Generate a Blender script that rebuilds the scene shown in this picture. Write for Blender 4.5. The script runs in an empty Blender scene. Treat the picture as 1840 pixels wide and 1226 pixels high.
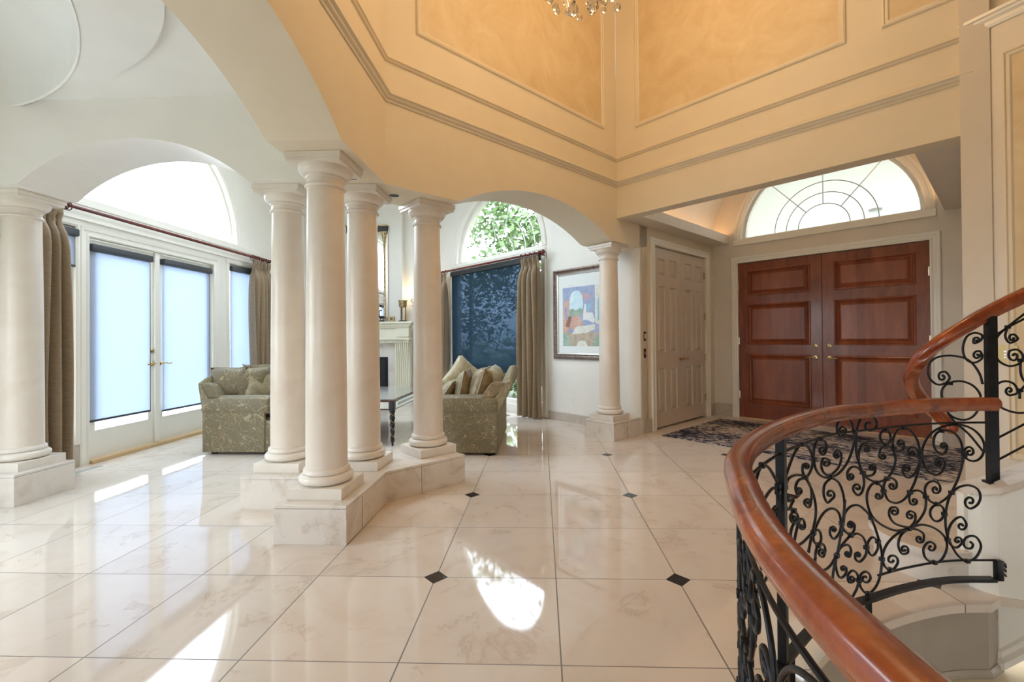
import bpy, bmesh, math, random
from mathutils import Vector, Matrix
from mathutils.geometry import tessellate_polygon
random.seed(7)
SC = bpy.context.scene
COL = SC.collection
# ------------------------------------------------------------------ camera
YAW, PITCH, ROLL = -.0346, .00776, -.00788
fwd = Vector((math.sin(YAW)*math.cos(PITCH), math.cos(YAW)*math.cos(PITCH), math.sin(PITCH)))
rgt = Vector((math.cos(YAW), -math.sin(YAW), 0)); upv = rgt.cross(fwd)
rr = math.cos(ROLL)*rgt + math.sin(ROLL)*upv; uu = -math.sin(ROLL)*rgt + math.cos(ROLL)*upv
cd = bpy.data.cameras.new('camera'); cam = bpy.data.objects.new('camera', cd); COL.objects.link(cam)
cam.matrix_world = Matrix(((rr.x, uu.x, -fwd.x, 0), (rr.y, uu.y, -fwd.y, 0), (rr.z, uu.z, -fwd.z, 1.205), (0, 0, 0, 1)))
cd.sensor_width = 36; cd.lens = 814.14/1840*36; cd.clip_start = .02
cd.shift_x = (920-943.8)/1840; cd.shift_y = (602.6-613)/1840
SC.camera = cam
# ------------------------------------------------------------------ view, world, lights
SC.view_settings.view_transform = 'Standard'; SC.view_settings.look = 'None'
SC.view_settings.gamma = 1; SC.view_settings.use_curve_mapping = False
SC.view_settings.exposure = EXPOSURE = 0.02
SC.cycles.max_bounces = 10; SC.cycles.diffuse_bounces = 6; SC.cycles.glossy_bounces = 4
SC.cycles.transparent_max_bounces = 12; SC.cycles.transmission_bounces = 6
SC.cycles.caustics_reflective = False; SC.cycles.caustics_refractive = False
SC.cycles.sample_clamp_indirect = 6; SC.cycles.use_denoising = True
W = bpy.data.worlds.new('world'); SC.world = W; W.use_nodes = True
wn = W.node_tree.nodes; wl = W.node_tree.links
bgn = wn['Background']; bgn.inputs['Strength'].default_value = 10.0
wtc = wn.new('ShaderNodeTexCoord'); wsx = wn.new('ShaderNodeSeparateXYZ'); wrp = wn.new('ShaderNodeValToRGB')
wl.new(wtc.outputs['Generated'], wsx.inputs[0]); wl.new(wsx.outputs[2], wrp.inputs[0]); wl.new(wrp.outputs[0], bgn.inputs[0])
e = wrp.color_ramp.elements
e[0].position = .0; e[0].color = (.50, .56, .60, 1); e[1].position = .35; e[1].color = (.74, .87, 1, 1)
_m = e.new(.06); _m.color = (.90, .96, 1, 1)

def lamp(name, kind, loc, power, color=(1, 1, 1), size=.1, size_y=None, direction=None, label=None, spot=None):
    ld = bpy.data.lights.new(name, kind); ld.energy = power; ld.color = color
    if kind == 'AREA':
        ld.size = size
        if size_y: ld.shape = 'RECTANGLE'; ld.size_y = size_y
    elif kind == 'SUN': ld.angle = size
    else: ld.shadow_soft_size = size
    if spot: ld.spot_size = spot; ld.spot_blend = .15
    o = bpy.data.objects.new(name, ld); COL.objects.link(o); o.location = loc
    if direction is not None: o.rotation_euler = Vector(direction).to_track_quat('-Z', 'Z').to_euler()
    return o
DAY = (.86, .93, 1)
# daylight: the sky seen through window openings and an added ceiling opening (portals only guide the sampling)
def portal(loc, sx, sy, direction):
    o = lamp('sky_portal', 'AREA', loc, 1, (1, 1, 1), sx, sy, direction); o.data.cycles.is_portal = True; return o
portal((-4.70, 5.25, 2.0), 3.6, 4.0, (1, 0, 0))
portal((-4.70, 1.4, 1.35), 2.1, 1.7, (1, 0, 0))
portal((-2.65, 5.5, 4.34), 1.5, 2.2, (0, 0, -1))  # added ceiling opening, out of view, to brighten the living room
portal((-.9, 7.85, 2.0), 2.7, 3.8, (-.7071, -.7071, 0))
portal((-2.9, -3.4, 1.3), 1.9, 1.8, (0, 1, 0))
# warm points in the tall foyer: one at the chandelier, one higher beside it
WARM = (1, .655, .35)
lamp('chandelier_light', 'POINT', (.25, 2.5, 3.75), 34, WARM, .25)
lamp('chandelier_light', 'POINT', (.9, 3.2, 4.6), 52, WARM, .3)

# ------------------------------------------------------------------ materials
M = {}
def mat(name, base=(.8, .8, .8), rough=.5, metal=0, build=None, **kw):
    m = bpy.data.materials.new(name); m.use_nodes = True
    nt = m.node_tree; b = nt.nodes['Principled BSDF']
    b.inputs['Base Color'].default_value = (*base, 1); b.inputs['Roughness'].default_value = rough; b.inputs['Metallic'].default_value = metal
    for k, v in kw.items(): b.inputs[k.replace('_', ' ')].default_value = v
    if build: build(nt, b)
    M[name] = m; return m
def N(nt, t, **kw):
    n = nt.nodes.new(t)
    for k, v in kw.items():
        if hasattr(n, k): setattr(n, k, v)
        else: n.inputs[k].default_value = v
    return n
def coords(nt, scale=(1, 1, 1), rot=(0, 0, 0)):
    tc = N(nt, 'ShaderNodeTexCoord'); mp = N(nt, 'ShaderNodeMapping')
    mp.inputs['Scale'].default_value = scale; mp.inputs['Rotation'].default_value = rot
    nt.links.new(tc.outputs['Object'], mp.inputs[0]); return mp.outputs[0]
def noise(nt, vec, scale, detail=4, rough=.55, dist=0):
    n = N(nt, 'ShaderNodeTexNoise'); n.inputs['Scale'].default_value = scale; n.inputs['Detail'].default_value = detail
    n.inputs['Roughness'].default_value = rough; n.inputs['Distortion'].default_value = dist
    nt.links.new(vec, n.inputs['Vector']); return n.outputs['Fac']
def ramp(nt, fac, stops):
    r = N(nt, 'ShaderNodeValToRGB'); el = r.color_ramp.elements
    el[0].position = stops[0][0]; el[0].color = (*stops[0][1], 1); el[1].position = stops[-1][0]; el[1].color = (*stops[-1][1], 1)
    for p, c in stops[1:-1]: x = el.new(p); x.color = (*c, 1)
    nt.links.new(fac, r.inputs[0]); return r.outputs[0]
def mixc(nt, fac, a, b, mode='MIX'):
    m = N(nt, 'ShaderNodeMix'); m.data_type = 'RGBA'; m.blend_type = mode
    for sock, v in ((m.inputs[0], fac), (m.inputs[6], a), (m.inputs[7], b)):
        if hasattr(v, 'links') or hasattr(v, 'is_output'): nt.links.new(v, sock)
        else: sock.default_value = v if not isinstance(v, tuple) or len(v) == 4 else (*v, 1)
    return m.outputs[2]
def math_(nt, op, a, b=None, c=None):
    m = N(nt, 'ShaderNodeMath'); m.operation = op
    for i, v in enumerate((a, b, c)):
        if v is None: continue
        if hasattr(v, 'is_output'): nt.links.new(v, m.inputs[i])
        else: m.inputs[i].default_value = v
    return m.outputs[0]
def bump(nt, b, h, strength=.2, dist=.01):
    n = N(nt, 'ShaderNodeBump'); n.inputs['Strength'].default_value = strength; n.inputs['Distance'].default_value = dist
    nt.links.new(h, n.inputs['Height']); nt.links.new(n.outputs[0], b.inputs['Normal'])
def cramp(stops, scale, detail=4, rough=.55, dist=0, sc=(1, 1, 1), bmp=0, bd=.004):
    def f(nt, b):
        v = coords(nt, sc); n = noise(nt, v, scale, detail, rough, dist)
        nt.links.new(ramp(nt, n, stops), b.inputs['Base Color'])
        if bmp: bump(nt, b, n, bmp, bd)
    return f
X0, Y0, TS = .0655, 4.7145, .6067
def marble(nt, vec, base, vein, warm):
    n1 = noise(nt, vec, 1.3, 8, .62, 1.2); n2 = noise(nt, vec, 3.1, 6, .6, .6)
    c = ramp(nt, n2, [(.3, base), (.5, tuple(x*.965 for x in base)), (.72, warm)])
    r = math_(nt, 'ABSOLUTE', math_(nt, 'SUBTRACT', n1, .5))
    k = ramp(nt, r, [(0, (1, 1, 1)), (.006, (.5, .5, .5)), (.02, (0, 0, 0))])
    k2 = math_(nt, 'MULTIPLY', k, math_(nt, 'GREATER_THAN', n2, .52))
    return mixc(nt, math_(nt, 'MULTIPLY', k2, .30), c, vein)
def floor_mat(nt, b):
    v = coords(nt); sx = N(nt, 'ShaderNodeSeparateXYZ'); nt.links.new(v, sx.inputs[0])
    tx = math_(nt, 'DIVIDE', math_(nt, 'SUBTRACT', sx.outputs[0], X0), TS); ty = math_(nt, 'DIVIDE', math_(nt, 'SUBTRACT', sx.outputs[1], Y0), TS)
    # nearest grid line and how far it is (metres)
    rx = math_(nt, 'ROUND', tx); ry = math_(nt, 'ROUND', ty)
    dx = math_(nt, 'MULTIPLY', math_(nt, 'ABSOLUTE', math_(nt, 'SUBTRACT', tx, rx)), TS)
    dy = math_(nt, 'MULTIPLY', math_(nt, 'ABSOLUTE', math_(nt, 'SUBTRACT', ty, ry)), TS)
    gx = math_(nt, 'LESS_THAN', dx, .0028); gy = math_(nt, 'LESS_THAN', dy, .0022)
    g = math_(nt, 'MAXIMUM', gx, gy)
    ox = math_(nt, 'PINGPONG', rx, 1); oy = math_(nt, 'PINGPONG', ry, 1)     # 1 when odd
    dia = math_(nt, 'LESS_THAN', math_(nt, 'ADD', dx, dy), .062)
    sel = math_(nt, 'MULTIPLY', math_(nt, 'GREATER_THAN', ox, .5), math_(nt, 'LESS_THAN', oy, .5))
    sel = math_(nt, 'MULTIPLY', sel, math_(nt, 'GREATER_THAN', rx, -1.5))
    dia = math_(nt, 'MULTIPLY', dia, sel)
    # every tile its own cut of stone
    cb = N(nt, 'ShaderNodeCombineXYZ'); nt.links.new(math_(nt, 'FLOOR', tx), cb.inputs[0]); nt.links.new(math_(nt, 'FLOOR', ty), cb.inputs[1])
    wn_ = N(nt, 'ShaderNodeTexWhiteNoise'); nt.links.new(cb.outputs[0], wn_.inputs['Vector'])
    va = N(nt, 'ShaderNodeVectorMath'); va.operation = 'MULTIPLY_ADD'; nt.links.new(wn_.outputs['Color'], va.inputs[0]); va.inputs[1].default_value = (9, 9, 9); nt.links.new(v, va.inputs[2])
    c = marble(nt, va.outputs[0], (.78, .70, .62), (.42, .27, .17), (.70, .60, .51))
    tint = ramp(nt, wn_.outputs['Value'], [(0, (.93, .93, .93)), (1, (1.03, 1.02, 1.01))])
    c = mixc(nt, 1.0, c, tint, 'MULTIPLY')
    c = mixc(nt, g, c, (.17, .15, .13, 1)); c = mixc(nt, dia, c, (.013, .014, .017, 1))
    nt.links.new(c, b.inputs['Base Color'])
    nt.links.new(math_(nt, 'MULTIPLY_ADD', math_(nt, 'SUBTRACT', g, math_(nt, 'MULTIPLY', g, dia)), .4, .045), b.inputs['Roughness'])
    n = noise(nt, v, 1.6, 2); bump(nt, b, n, .02, .03)
mat('floor_marble', build=floor_mat, Specular_IOR_Level=.75)
def stone(nt, b):
    c = marble(nt, coords(nt, (1.4, 1.4, 1.4)), (.76, .71, .65), (.36, .27, .20), (.62, .55, .48)); nt.links.new(c, b.inputs['Base Color'])
mat('plinth_marble', rough=.18, build=stone)
mat('tile_beige', rough=.25, build=cramp([(.3, (.46, .40, .33)), (.7, (.58, .52, .45))], 5, 6, .6, 1))
mat('column_stone', rough=.34, build=cramp([(.3, (.70, .62, .53)), (.5, (.76, .69, .605)), (.7, (.81, .76, .69))], 2.2, 7, .6, .8))
mat('column_trim', rough=.3, build=cramp([(.35, (.75, .69, .61)), (.65, (.81, .76, .69))], 6, 4))
mat('wall_paint', (.82, .80, .75), .55, build=cramp([(.4, (.81, .79, .735)), (.6, (.83, .81, .755))], 3))
mat('foyer_paint', (.76, .68, .53), .55, build=cramp([(.4, (.745, .665, .515)), (.6, (.765, .685, .535))], 3))
mat('ceiling_paint', (.80, .80, .77), .6, build=cramp([(.4, (.79, .79, .76)), (.6, (.81, .81, .78))], 3))
mat('gold_faux', rough=.5, build=cramp([(.25, (.62, .47, .27)), (.45, (.68, .54, .33)), (.6, (.72, .59, .38)), (.8, (.77, .66, .46))], 2.6, 9, .66, 1.5))
mat('trim_paint', (.72, .66, .57), .38, build=cramp([(.4, (.71, .65, .56)), (.6, (.73, .67, .58))], 4))
mat('shaded_well_paint', rough=.5, build=cramp([(.4, (.36, .31, .25)), (.6, (.38, .33, .27))], 4))  # darker tone: shade on the stairwell side is put into the colour
mat('door_paint', (.62, .53, .43), .34, build=cramp([(.4, (.61, .52, .42)), (.6, (.63, .54, .44))], 4))
mat('white_paint', (.84, .82, .75), .3, build=cramp([(.4, (.83, .81, .74)), (.6, (.85, .83, .76))], 4))
def wood(c0, c1, c2, sc, rough, cw=.35, cr=.12):
    def f(nt, b):
        v = coords(nt, sc); n = noise(nt, v, 2.2, 9, .62, .9); n2 = noise(nt, v, 14, 4, .7)
        k = math_(nt, 'MULTIPLY_ADD', n2, .25, math_(nt, 'MULTIPLY', n, .78))
        nt.links.new(ramp(nt, k, [(.3, c0), (.5, c1), (.72, c2)]), b.inputs['Base Color'])
        b.inputs['Roughness'].default_value = rough; b.inputs['Coat Weight'].default_value = cw; b.inputs['Coat Roughness'].default_value = cr
        bump(nt, b, n2, .06, .002)
    return f
mat('cherry_stile', build=wood((.10, .020, .008), (.21, .048, .018), (.33, .090, .034), (4, 4, .7), .3))
def planks(nt, b):
    v = coords(nt, (4, 4, .7)); n = noise(nt, v, 2.2, 9, .62, .9); n2 = noise(nt, v, 16, 4, .7)
    w = coords(nt, (7.5, 7.5, .0001)); sx = N(nt, 'ShaderNodeSeparateXYZ'); nt.links.new(w, sx.inputs[0])
    fl = math_(nt, 'FLOOR', math_(nt, 'SUBTRACT', sx.outputs[0], sx.outputs[1]))
    wn_ = N(nt, 'ShaderNodeTexWhiteNoise'); wn_.noise_dimensions = '1D'; nt.links.new(fl, wn_.inputs['W'])
    k = math_(nt, 'MULTIPLY_ADD', n2, .2, math_(nt, 'MULTIPLY_ADD', n, .6, math_(nt, 'MULTIPLY', wn_.outputs['Value'], .2)))
    nt.links.new(ramp(nt, k, [(.25, (.13, .028, .012)), (.5, (.26, .065, .025)), (.75, (.40, .12, .048))]), b.inputs['Base Color'])
    b.inputs['Coat Weight'].default_value = .3; b.inputs['Coat Roughness'].default_value = .15
mat('cherry_panel', rough=.32, build=planks)
mat('rail_wood', build=wood((.11, .016, .005), (.27, .048, .010), (.46, .11, .024), (2.2, 2.2, 2.2), .24, .5, .10))
mat('rod_wood', (.12, .025, .018), .25, build=cramp([(.3, (.09, .018, .014)), (.7, (.17, .036, .026))], 20))
mat('iron', (.012, .013, .016), .38, .6, build=cramp([(.3, (.010, .011, .014)), (.7, (.02, .021, .026))], 40))
mat('brass', (.62, .45, .20), .25, 1); mat('pale_brass', (.80, .72, .50), .22, 1)
mat('steel', (.45, .45, .46), .3, .8); mat('black', (.01, .01, .012), .4)
def silk(c0, c1, c2):
    def f(nt, b):
        v = coords(nt, (6, 6, 90)); n = noise(nt, v, 3, 5, .7); v2 = coords(nt, (1, 1, 1)); n2 = noise(nt, v2, 300, 2)
        k = math_(nt, 'MULTIPLY_ADD', n2, .2, math_(nt, 'MULTIPLY', n, .8))
        nt.links.new(ramp(nt, k, [(.3, c0), (.5, c1), (.7, c2)]), b.inputs['Base Color']); bump(nt, b, n, .15, .003)
        b.inputs['Sheen Weight'].default_value = .25
    return f
mat('curtain_silk', rough=.42, build=silk((.17, .115, .062), (.27, .19, .11), (.40, .30, .19)))
def damask(nt, b):
    v = coords(nt); d = N(nt, 'ShaderNodeTexNoise'); d.inputs['Scale'].default_value = 5; nt.links.new(v, d.inputs['Vector'])
    vm = N(nt, 'ShaderNodeVectorMath'); vm.operation = 'MULTIPLY_ADD'; nt.links.new(d.outputs['Color'], vm.inputs[0]); vm.inputs[1].default_value = (.16, .16, .16); nt.links.new(v, vm.inputs[2])
    # flower heads
    vo = N(nt, 'ShaderNodeTexVoronoi'); vo.inputs['Scale'].default_value = 9.5; nt.links.new(vm.outputs[0], vo.inputs['Vector'])
    fl = ramp(nt, vo.outputs['Distance'], [(0, (1, 1, 1)), (.27, (1, 1, 1)), (.31, (0, 0, 0))])
    vi = N(nt, 'ShaderNodeTexVoronoi'); vi.inputs['Scale'].default_value = 30; nt.links.new(vm.outputs[0], vi.inputs['Vector'])
    pet = math_(nt, 'LESS_THAN', vi.outputs['Distance'], .40)
    # tendrils
    n = noise(nt, v, 6.5, 1.5, .4, 1.6); rr_ = math_(nt, 'ABSOLUTE', math_(nt, 'SUBTRACT', n, .5)); ten = math_(nt, 'LESS_THAN', rr_, .008)
    n3 = noise(nt, v, 12, 1, .4, 1.2); ten2 = math_(nt, 'LESS_THAN', math_(nt, 'ABSOLUTE', math_(nt, 'SUBTRACT', n3, .47)), .011)
    k = math_(nt, 'MAXIMUM', math_(nt, 'MULTIPLY', fl, pet), math_(nt, 'MAXIMUM', ten, math_(nt, 'MULTIPLY', ten2, .6)))
    base = ramp(nt, noise(nt, v, 260, 2), [(.3, (.15, .12, .062)), (.7, (.20, .165, .09))])
    gold = ramp(nt, noise(nt, v, 9, 2), [(.42, (.46, .42, .28)), (.62, (.52, .37, .17))])
    nt.links.new(mixc(nt, math_(nt, 'MULTIPLY', k, .62), base, gold), b.inputs['Base Color'])
    bump(nt, b, k, .35, .004); b.inputs['Sheen Weight'].default_value = .3
mat('damask', rough=.5, build=damask)
mat('tapestry', rough=.7, build=cramp([(.3, (.17, .14, .075)), (.5, (.27, .235, .14)), (.7, (.40, .36, .24))], 60, 5, .7, .5, (1, 1, .35)))
mat('silk_sage', rough=.33, build=cramp([(.35, (.26, .22, .13)), (.55, (.36, .31, .20)), (.75, (.50, .44, .30))], 9, 6, .6, 2.0, bmp=.25, bd=.01))
mat('silk_bronze', rough=.3, build=cramp([(.35, (.17, .12, .05)), (.55, (.25, .18, .085)), (.8, (.44, .35, .20))], 7, 6, .6, 2.0, bmp=.25, bd=.01))
mat('silk_cream', rough=.33, build=cramp([(.35, (.40, .36, .24)), (.55, (.52, .47, .33)), (.75, (.60, .55, .42))], 9, 6, .6, 2.0, bmp=.2, bd=.01))
mat('fringe', (.30, .235, .17), .8, build=cramp([(.3, (.22, .17, .12)), (.7, (.45, .37, .28))], 120, 2))
def screen(color, tr, transp):
    def f(nt, b):
        for n in list(nt.nodes):
            if n.type == 'BSDF_PRINCIPLED': nt.nodes.remove(n)
        out = [n for n in nt.nodes if n.type == 'OUTPUT_MATERIAL'][0]
        v = coords(nt, (1, 1, 1)); nz = noise(nt, v, 190, 2, .6); c = ramp(nt, nz, [(.3, tuple(x*.86 for x in color)), (.7, color)])
        d = N(nt, 'ShaderNodeBsdfDiffuse'); t = N(nt, 'ShaderNodeBsdfTranslucent'); p = N(nt, 'ShaderNodeBsdfTransparent')
        nt.links.new(c, d.inputs[0]); t.inputs[0].default_value = (*tr, 1); p.inputs[0].default_value = (*transp[0], 1)
        m1 = N(nt, 'ShaderNodeMixShader'); m1.inputs[0].default_value = .5; nt.links.new(d.outputs[0], m1.inputs[1]); nt.links.new(t.outputs[0], m1.inputs[2])
        m2 = N(nt, 'ShaderNodeMixShader'); m2.inputs[0].default_value = transp[1]; nt.links.new(m1.outputs[0], m2.inputs[1]); nt.links.new(p.outputs[0], m2.inputs[2])
        nt.links.new(m2.outputs[0], out.inputs[0])
    return f
mat('pale_screen', build=screen((.62, .66, .74), (.60, .67, .80), ((.85, .92, 1), .06)))
mat('dark_screen', build=screen((.04, .06, .08), (.055, .085, .11), ((.68, .82, 1), .165)))
def glassy(nt, b):
    for n in list(nt.nodes):
        if n.type == 'BSDF_PRINCIPLED': nt.nodes.remove(n)
    out = [n for n in nt.nodes if n.type == 'OUTPUT_MATERIAL'][0]
    g = N(nt, 'ShaderNodeBsdfGlossy'); g.inputs['Roughness'].default_value = .02; p = N(nt, 'ShaderNodeBsdfTransparent')
    m = N(nt, 'ShaderNodeMixShader'); m.inputs[0].default_value = .05; nt.links.new(p.outputs[0], m.inputs[1]); nt.links.new(g.outputs[0], m.inputs[2]); nt.links.new(m.outputs[0], out.inputs[0])
mat('pane', build=glassy)
mat('crystal', (1, .97, .92), .03, 0, Transmission_Weight=.85, IOR=1.5)
mat('mirror', (.86, .87, .86), .03, 1)
mat('antique_mirror', (.70, .75, .74), .12, .85)
mat('gilt', (.52, .40, .22), .35, .8, build=cramp([(.3, (.16, .11, .05)), (.5, (.48, .36, .18)), (.75, (.66, .54, .32))], 30))
mat('frame_bronze', (.16, .11, .085), .32, .5, build=cramp([(.3, (.11, .08, .06)), (.7, (.24, .18, .15))], 25))
mat('frame_silver', (.55, .50, .43), .3, .8)
mat('mat_board', (.80, .84, .84), .6); mat('plastic_white', (.82, .82, .78), .35); mat('cassette', (.035, .04, .048), .45)
mat('oak', rough=.4, build=wood((.45, .29, .13), (.60, .41, .20), (.72, .53, .30), (3, .6, 3), .4))
mat('cream_mantel', (.80, .77, .62), .4, build=cramp([(.4, (.79, .76, .61)), (.6, (.82, .79, .65))], 5))
mat('mahogany_gloss', (.035, .010, .006), .2, build=cramp([(.3, (.02, .008, .006)), (.7, (.16, .05, .022))], 18, 5, .6, 1))
def rug_mat(nt, b):
    v = coords(nt, (1, 1, 1), (0, 0, math.radians(45))); v2 = N(nt, 'ShaderNodeMapping'); v2.inputs['Scale'].default_value = (1, 3.4, 1); nt.links.new(v, v2.inputs[0])
    n = noise(nt, v2.outputs[0], 5, 6, .8); n2 = noise(nt, v, 1.7, 3, .5); n3 = noise(nt, v2.outputs[0], 15, 2, .7)
    k = math_(nt, 'MULTIPLY_ADD', n3, .6, math_(nt, 'MULTIPLY_ADD', n2, .4, math_(nt, 'MULTIPLY', n, .55)))
    nt.links.new(ramp(nt, k, [(.68, (.005, .007, .022)), (.775, (.022, .03, .075)), (.79, (.12, .13, .19)), (.80, (.62, .56, .50)), (.84, (.50, .36, .28)), (.88, (.72, .65, .56))]), b.inputs['Base Color'])
    bump(nt, b, n3, .5, .01)
mat('rug_wool', rough=.95, build=rug_mat); mat('rug_fringe', (.62, .54, .45), .9)
mat('leaf', (.10, .17, .05), .6, build=cramp([(.3, (.06, .12, .03)), (.7, (.20, .30, .11))], 3), Transmission_Weight=.0)
mat('hydrangea', (.30, .38, .16), .8, build=cramp([(.3, (.42, .54, .30)), (.7, (.72, .78, .52))], 30))
mat('bark', (.05, .04, .03), .9, build=cramp([(.3, (.03, .025, .02)), (.7, (.10, .08, .06))], 12))
mat('lawn', (.09, .13, .045), .9, build=cramp([(.3, (.07, .085, .045)), (.7, (.14, .155, .09))], 5)); mat('terrace', (.62, .61, .58), .8)
mat('porch_stucco', (.80, .79, .74), .7)
def emit(name, color, s):
    m = bpy.data.materials.new(name); m.use_nodes = True; b = m.node_tree.nodes['Principled BSDF']
    b.inputs['Base Color'].default_value = (*color, 1); b.inputs['Emission Color'].default_value = (*color, 1); b.inputs['Emission Strength'].default_value = s; M[name] = m
emit('bulb', (1, .80, .50), 14); emit('led_strip', (1, .60, .30), 16)

# ------------------------------------------------------------------ mesh helpers
class Frame:
    """s runs along the wall, d out of it into the room, z up"""
    def __init__(f, o, u, n): f.o = Vector((o[0], o[1], 0)); f.u = Vector((u[0], u[1], 0)).normalized(); f.n = Vector((n[0], n[1], 0)).normalized()
    def __call__(f, s, d, z): return f.o + f.u*s + f.n*d + Vector((0, 0, z))
WORLD = Frame((0, 0), (1, 0), (0, 1))
class B:
    def __init__(s, frame=WORLD): s.bm = bmesh.new(); s.f = frame
    def v(s, *p): return s.bm.verts.new(s.f(*p))
    def quad(s, a, b, c, d): return s.bm.faces.new((a, b, c, d))
    def box(s, x0, x1, y0, y1, z0, z1, ch=0):
        x0, x1 = sorted((x0, x1)); y0, y1 = sorted((y0, y1)); z0, z1 = sorted((z0, z1))
        vs = [s.v(x, y, z) for z in (z0, z1) for x, y in ((x0, y0), (x1, y0), (x1, y1), (x0, y1))]
        fs = [s.bm.faces.new([vs[i] for i in q]) for q in ((3, 2, 1, 0), (4, 5, 6, 7), (0, 1, 5, 4), (1, 2, 6, 5), (2, 3, 7, 6), (3, 0, 4, 7))]
        if ch:
            es = list({e_ for f_ in fs for e_ in f_.edges})
            bmesh.ops.bevel(s.bm, geom=es, offset=ch, segments=2, affect='EDGES', profile=.6)
        return s
    def prism(s, loops, z0, z1, plan=True):
        """loops: outer and holes. plan=True: (x,y) extruded in z; False: (s,z) extruded in d from z0 to z1"""
        P3 = [[Vector((a, b, 0)) for a, b in lp] for lp in loops]
        flat = [p for lp in P3 for p in lp]; tris = tessellate_polygon(P3)
        mk = (lambda p, h: s.v(p.x, p.y, h)) if plan else (lambda p, h: s.v(p.x, h, p.y))
        lo = [mk(p, z0) for p in flat]; hi = [mk(p, z1) for p in flat]
        for t in tris:
            try: s.bm.faces.new([lo[i] for i in t]); s.bm.faces.new([hi[i] for i in t])
            except ValueError: pass
        k = 0
        for lp in P3:
            n = len(lp)
            for i in range(n):
                j = (i+1) % n
                s.bm.faces.new((lo[k+i], lo[k+j], hi[k+j], hi[k+i]))
            k += n
        return s
    def lathe(s, cx, cy, prof, n=40, cap=True):
        rings = []
        for r, z in prof:
            rings.append([s.v(cx+r*math.cos(2*math.pi*k/n), cy+r*math.sin(2*math.pi*k/n), z) for k in range(n)])
        for a, b in zip(rings, rings[1:]):
            for k in range(n): s.bm.faces.new((a[k], a[(k+1) % n], b[(k+1) % n], b[k]))
        if cap: s.bm.faces.new(rings[0][::-1]); s.bm.faces.new(rings[-1])
        return s
    def tube(s, pts, r, n=8, closed=False, prof=None, up=None, taper=None):
        pts = [s.f(*p) if not isinstance(p, Vector) else p for p in pts]; N_ = len(pts)
        rings = []; prevn = None
        for i, p in enumerate(pts):
            a = pts[i-1] if (i > 0 or closed) else pts[i]; b = pts[(i+1) % N_] if (i < N_-1 or closed) else pts[i]
            t = (b-a)
            t = t.normalized() if t.length > 1e-9 else Vector((0, 0, 1))
            if up is not None: nn = (up-t*up.dot(t)).normalized()
            else:
                if prevn is None:
                    ref = Vector((0, 0, 1)) if abs(t.z) < .9 else Vector((1, 0, 0)); nn = (ref-t*ref.dot(t)).normalized()
                else: nn = (prevn-t*prevn.dot(t)).normalized()
            prevn = nn; bn = t.cross(nn); k_ = taper(i/(N_-1)) if taper else 1
            pr = prof or [(math.cos(2*math.pi*k/n)*r, math.sin(2*math.pi*k/n)*r) for k in range(n)]
            rings.append([s.bm.verts.new(p+bn*(x*k_)+nn*(y*k_)) for x, y in pr])
        m = len(rings[0])
        for i in range(N_ if closed else N_-1):
            a, b = rings[i], rings[(i+1) % N_]
            for k in range(m): s.bm.faces.new((a[k], a[(k+1) % m], b[(k+1) % m], b[k]))
        if not closed: s.bm.faces.new(rings[0][::-1]); s.bm.faces.new(rings[-1])
        return s
    def ell(s, c, r, n=16, m=10, rot=None, warp=None):
        c = s.f(*c); R = rot or Matrix.Identity(3); rows = []
        for j in range(m+1):
            th = math.pi*j/m; row = []
            for k in range(n):
                p = Vector((math.sin(th)*math.cos(2*math.pi*k/n), math.sin(th)*math.sin(2*math.pi*k/n), math.cos(th)))
                if warp: p = warp(p)
                row.append(s.bm.verts.new(c+R @ Vector((p.x*r[0], p.y*r[1], p.z*r[2]))))
            rows.append(row)
        for a, b in zip(rows, rows[1:]):
            for k in range(n): s.bm.faces.new((a[k], b[k], b[(k+1) % n], a[(k+1) % n]))
        bmesh.ops.remove_doubles(s.bm, verts=rows[0]+rows[-1], dist=1e-6)
        return s
    def grid(s, fn, nu, nv, wrap=False):
        R = [[s.bm.verts.new(fn(i/nu, j/nv)) for i in range(nu+(0 if wrap else 1))] for j in range(nv+1)]
        for j in range(nv):
            for i in range(nu): s.bm.faces.new((R[j][i], R[j][(i+1) % len(R[j])], R[j+1][(i+1) % len(R[j])], R[j+1][i]))
        return s
    def sweep(s, path, prof, closed=False):
        """path: plan polyline; prof: (out, z) closed outline, out to the left-hand normal of the path, mitred"""
        P2 = [Vector(p) for p in path]; n = len(P2); rings = []
        for i in range(n):
            def nrm(a, b): d = (b-a).normalized(); return Vector((-d.y, d.x))
            n1 = nrm(P2[i-1], P2[i]) if (i > 0 or closed) else None; n2 = nrm(P2[i], P2[(i+1) % n]) if (i < n-1 or closed) else None
            if n1 is None: m = n2
            elif n2 is None: m = n1
            else: m = (n1+n2).normalized(); m = m/max(.3, m.dot(n1))
            rings.append([s.v(P2[i].x+m.x*o, P2[i].y+m.y*o, z) for o, z in prof])
        m = len(prof)
        for i in range(n if closed else n-1):
            a, b = rings[i], rings[(i+1) % n]
            for k in range(m): s.bm.faces.new((a[k], a[(k+1) % m], b[(k+1) % m], b[k]))
        if not closed: s.bm.faces.new(rings[0][::-1]); s.bm.faces.new(rings[-1])
        return s
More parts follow.
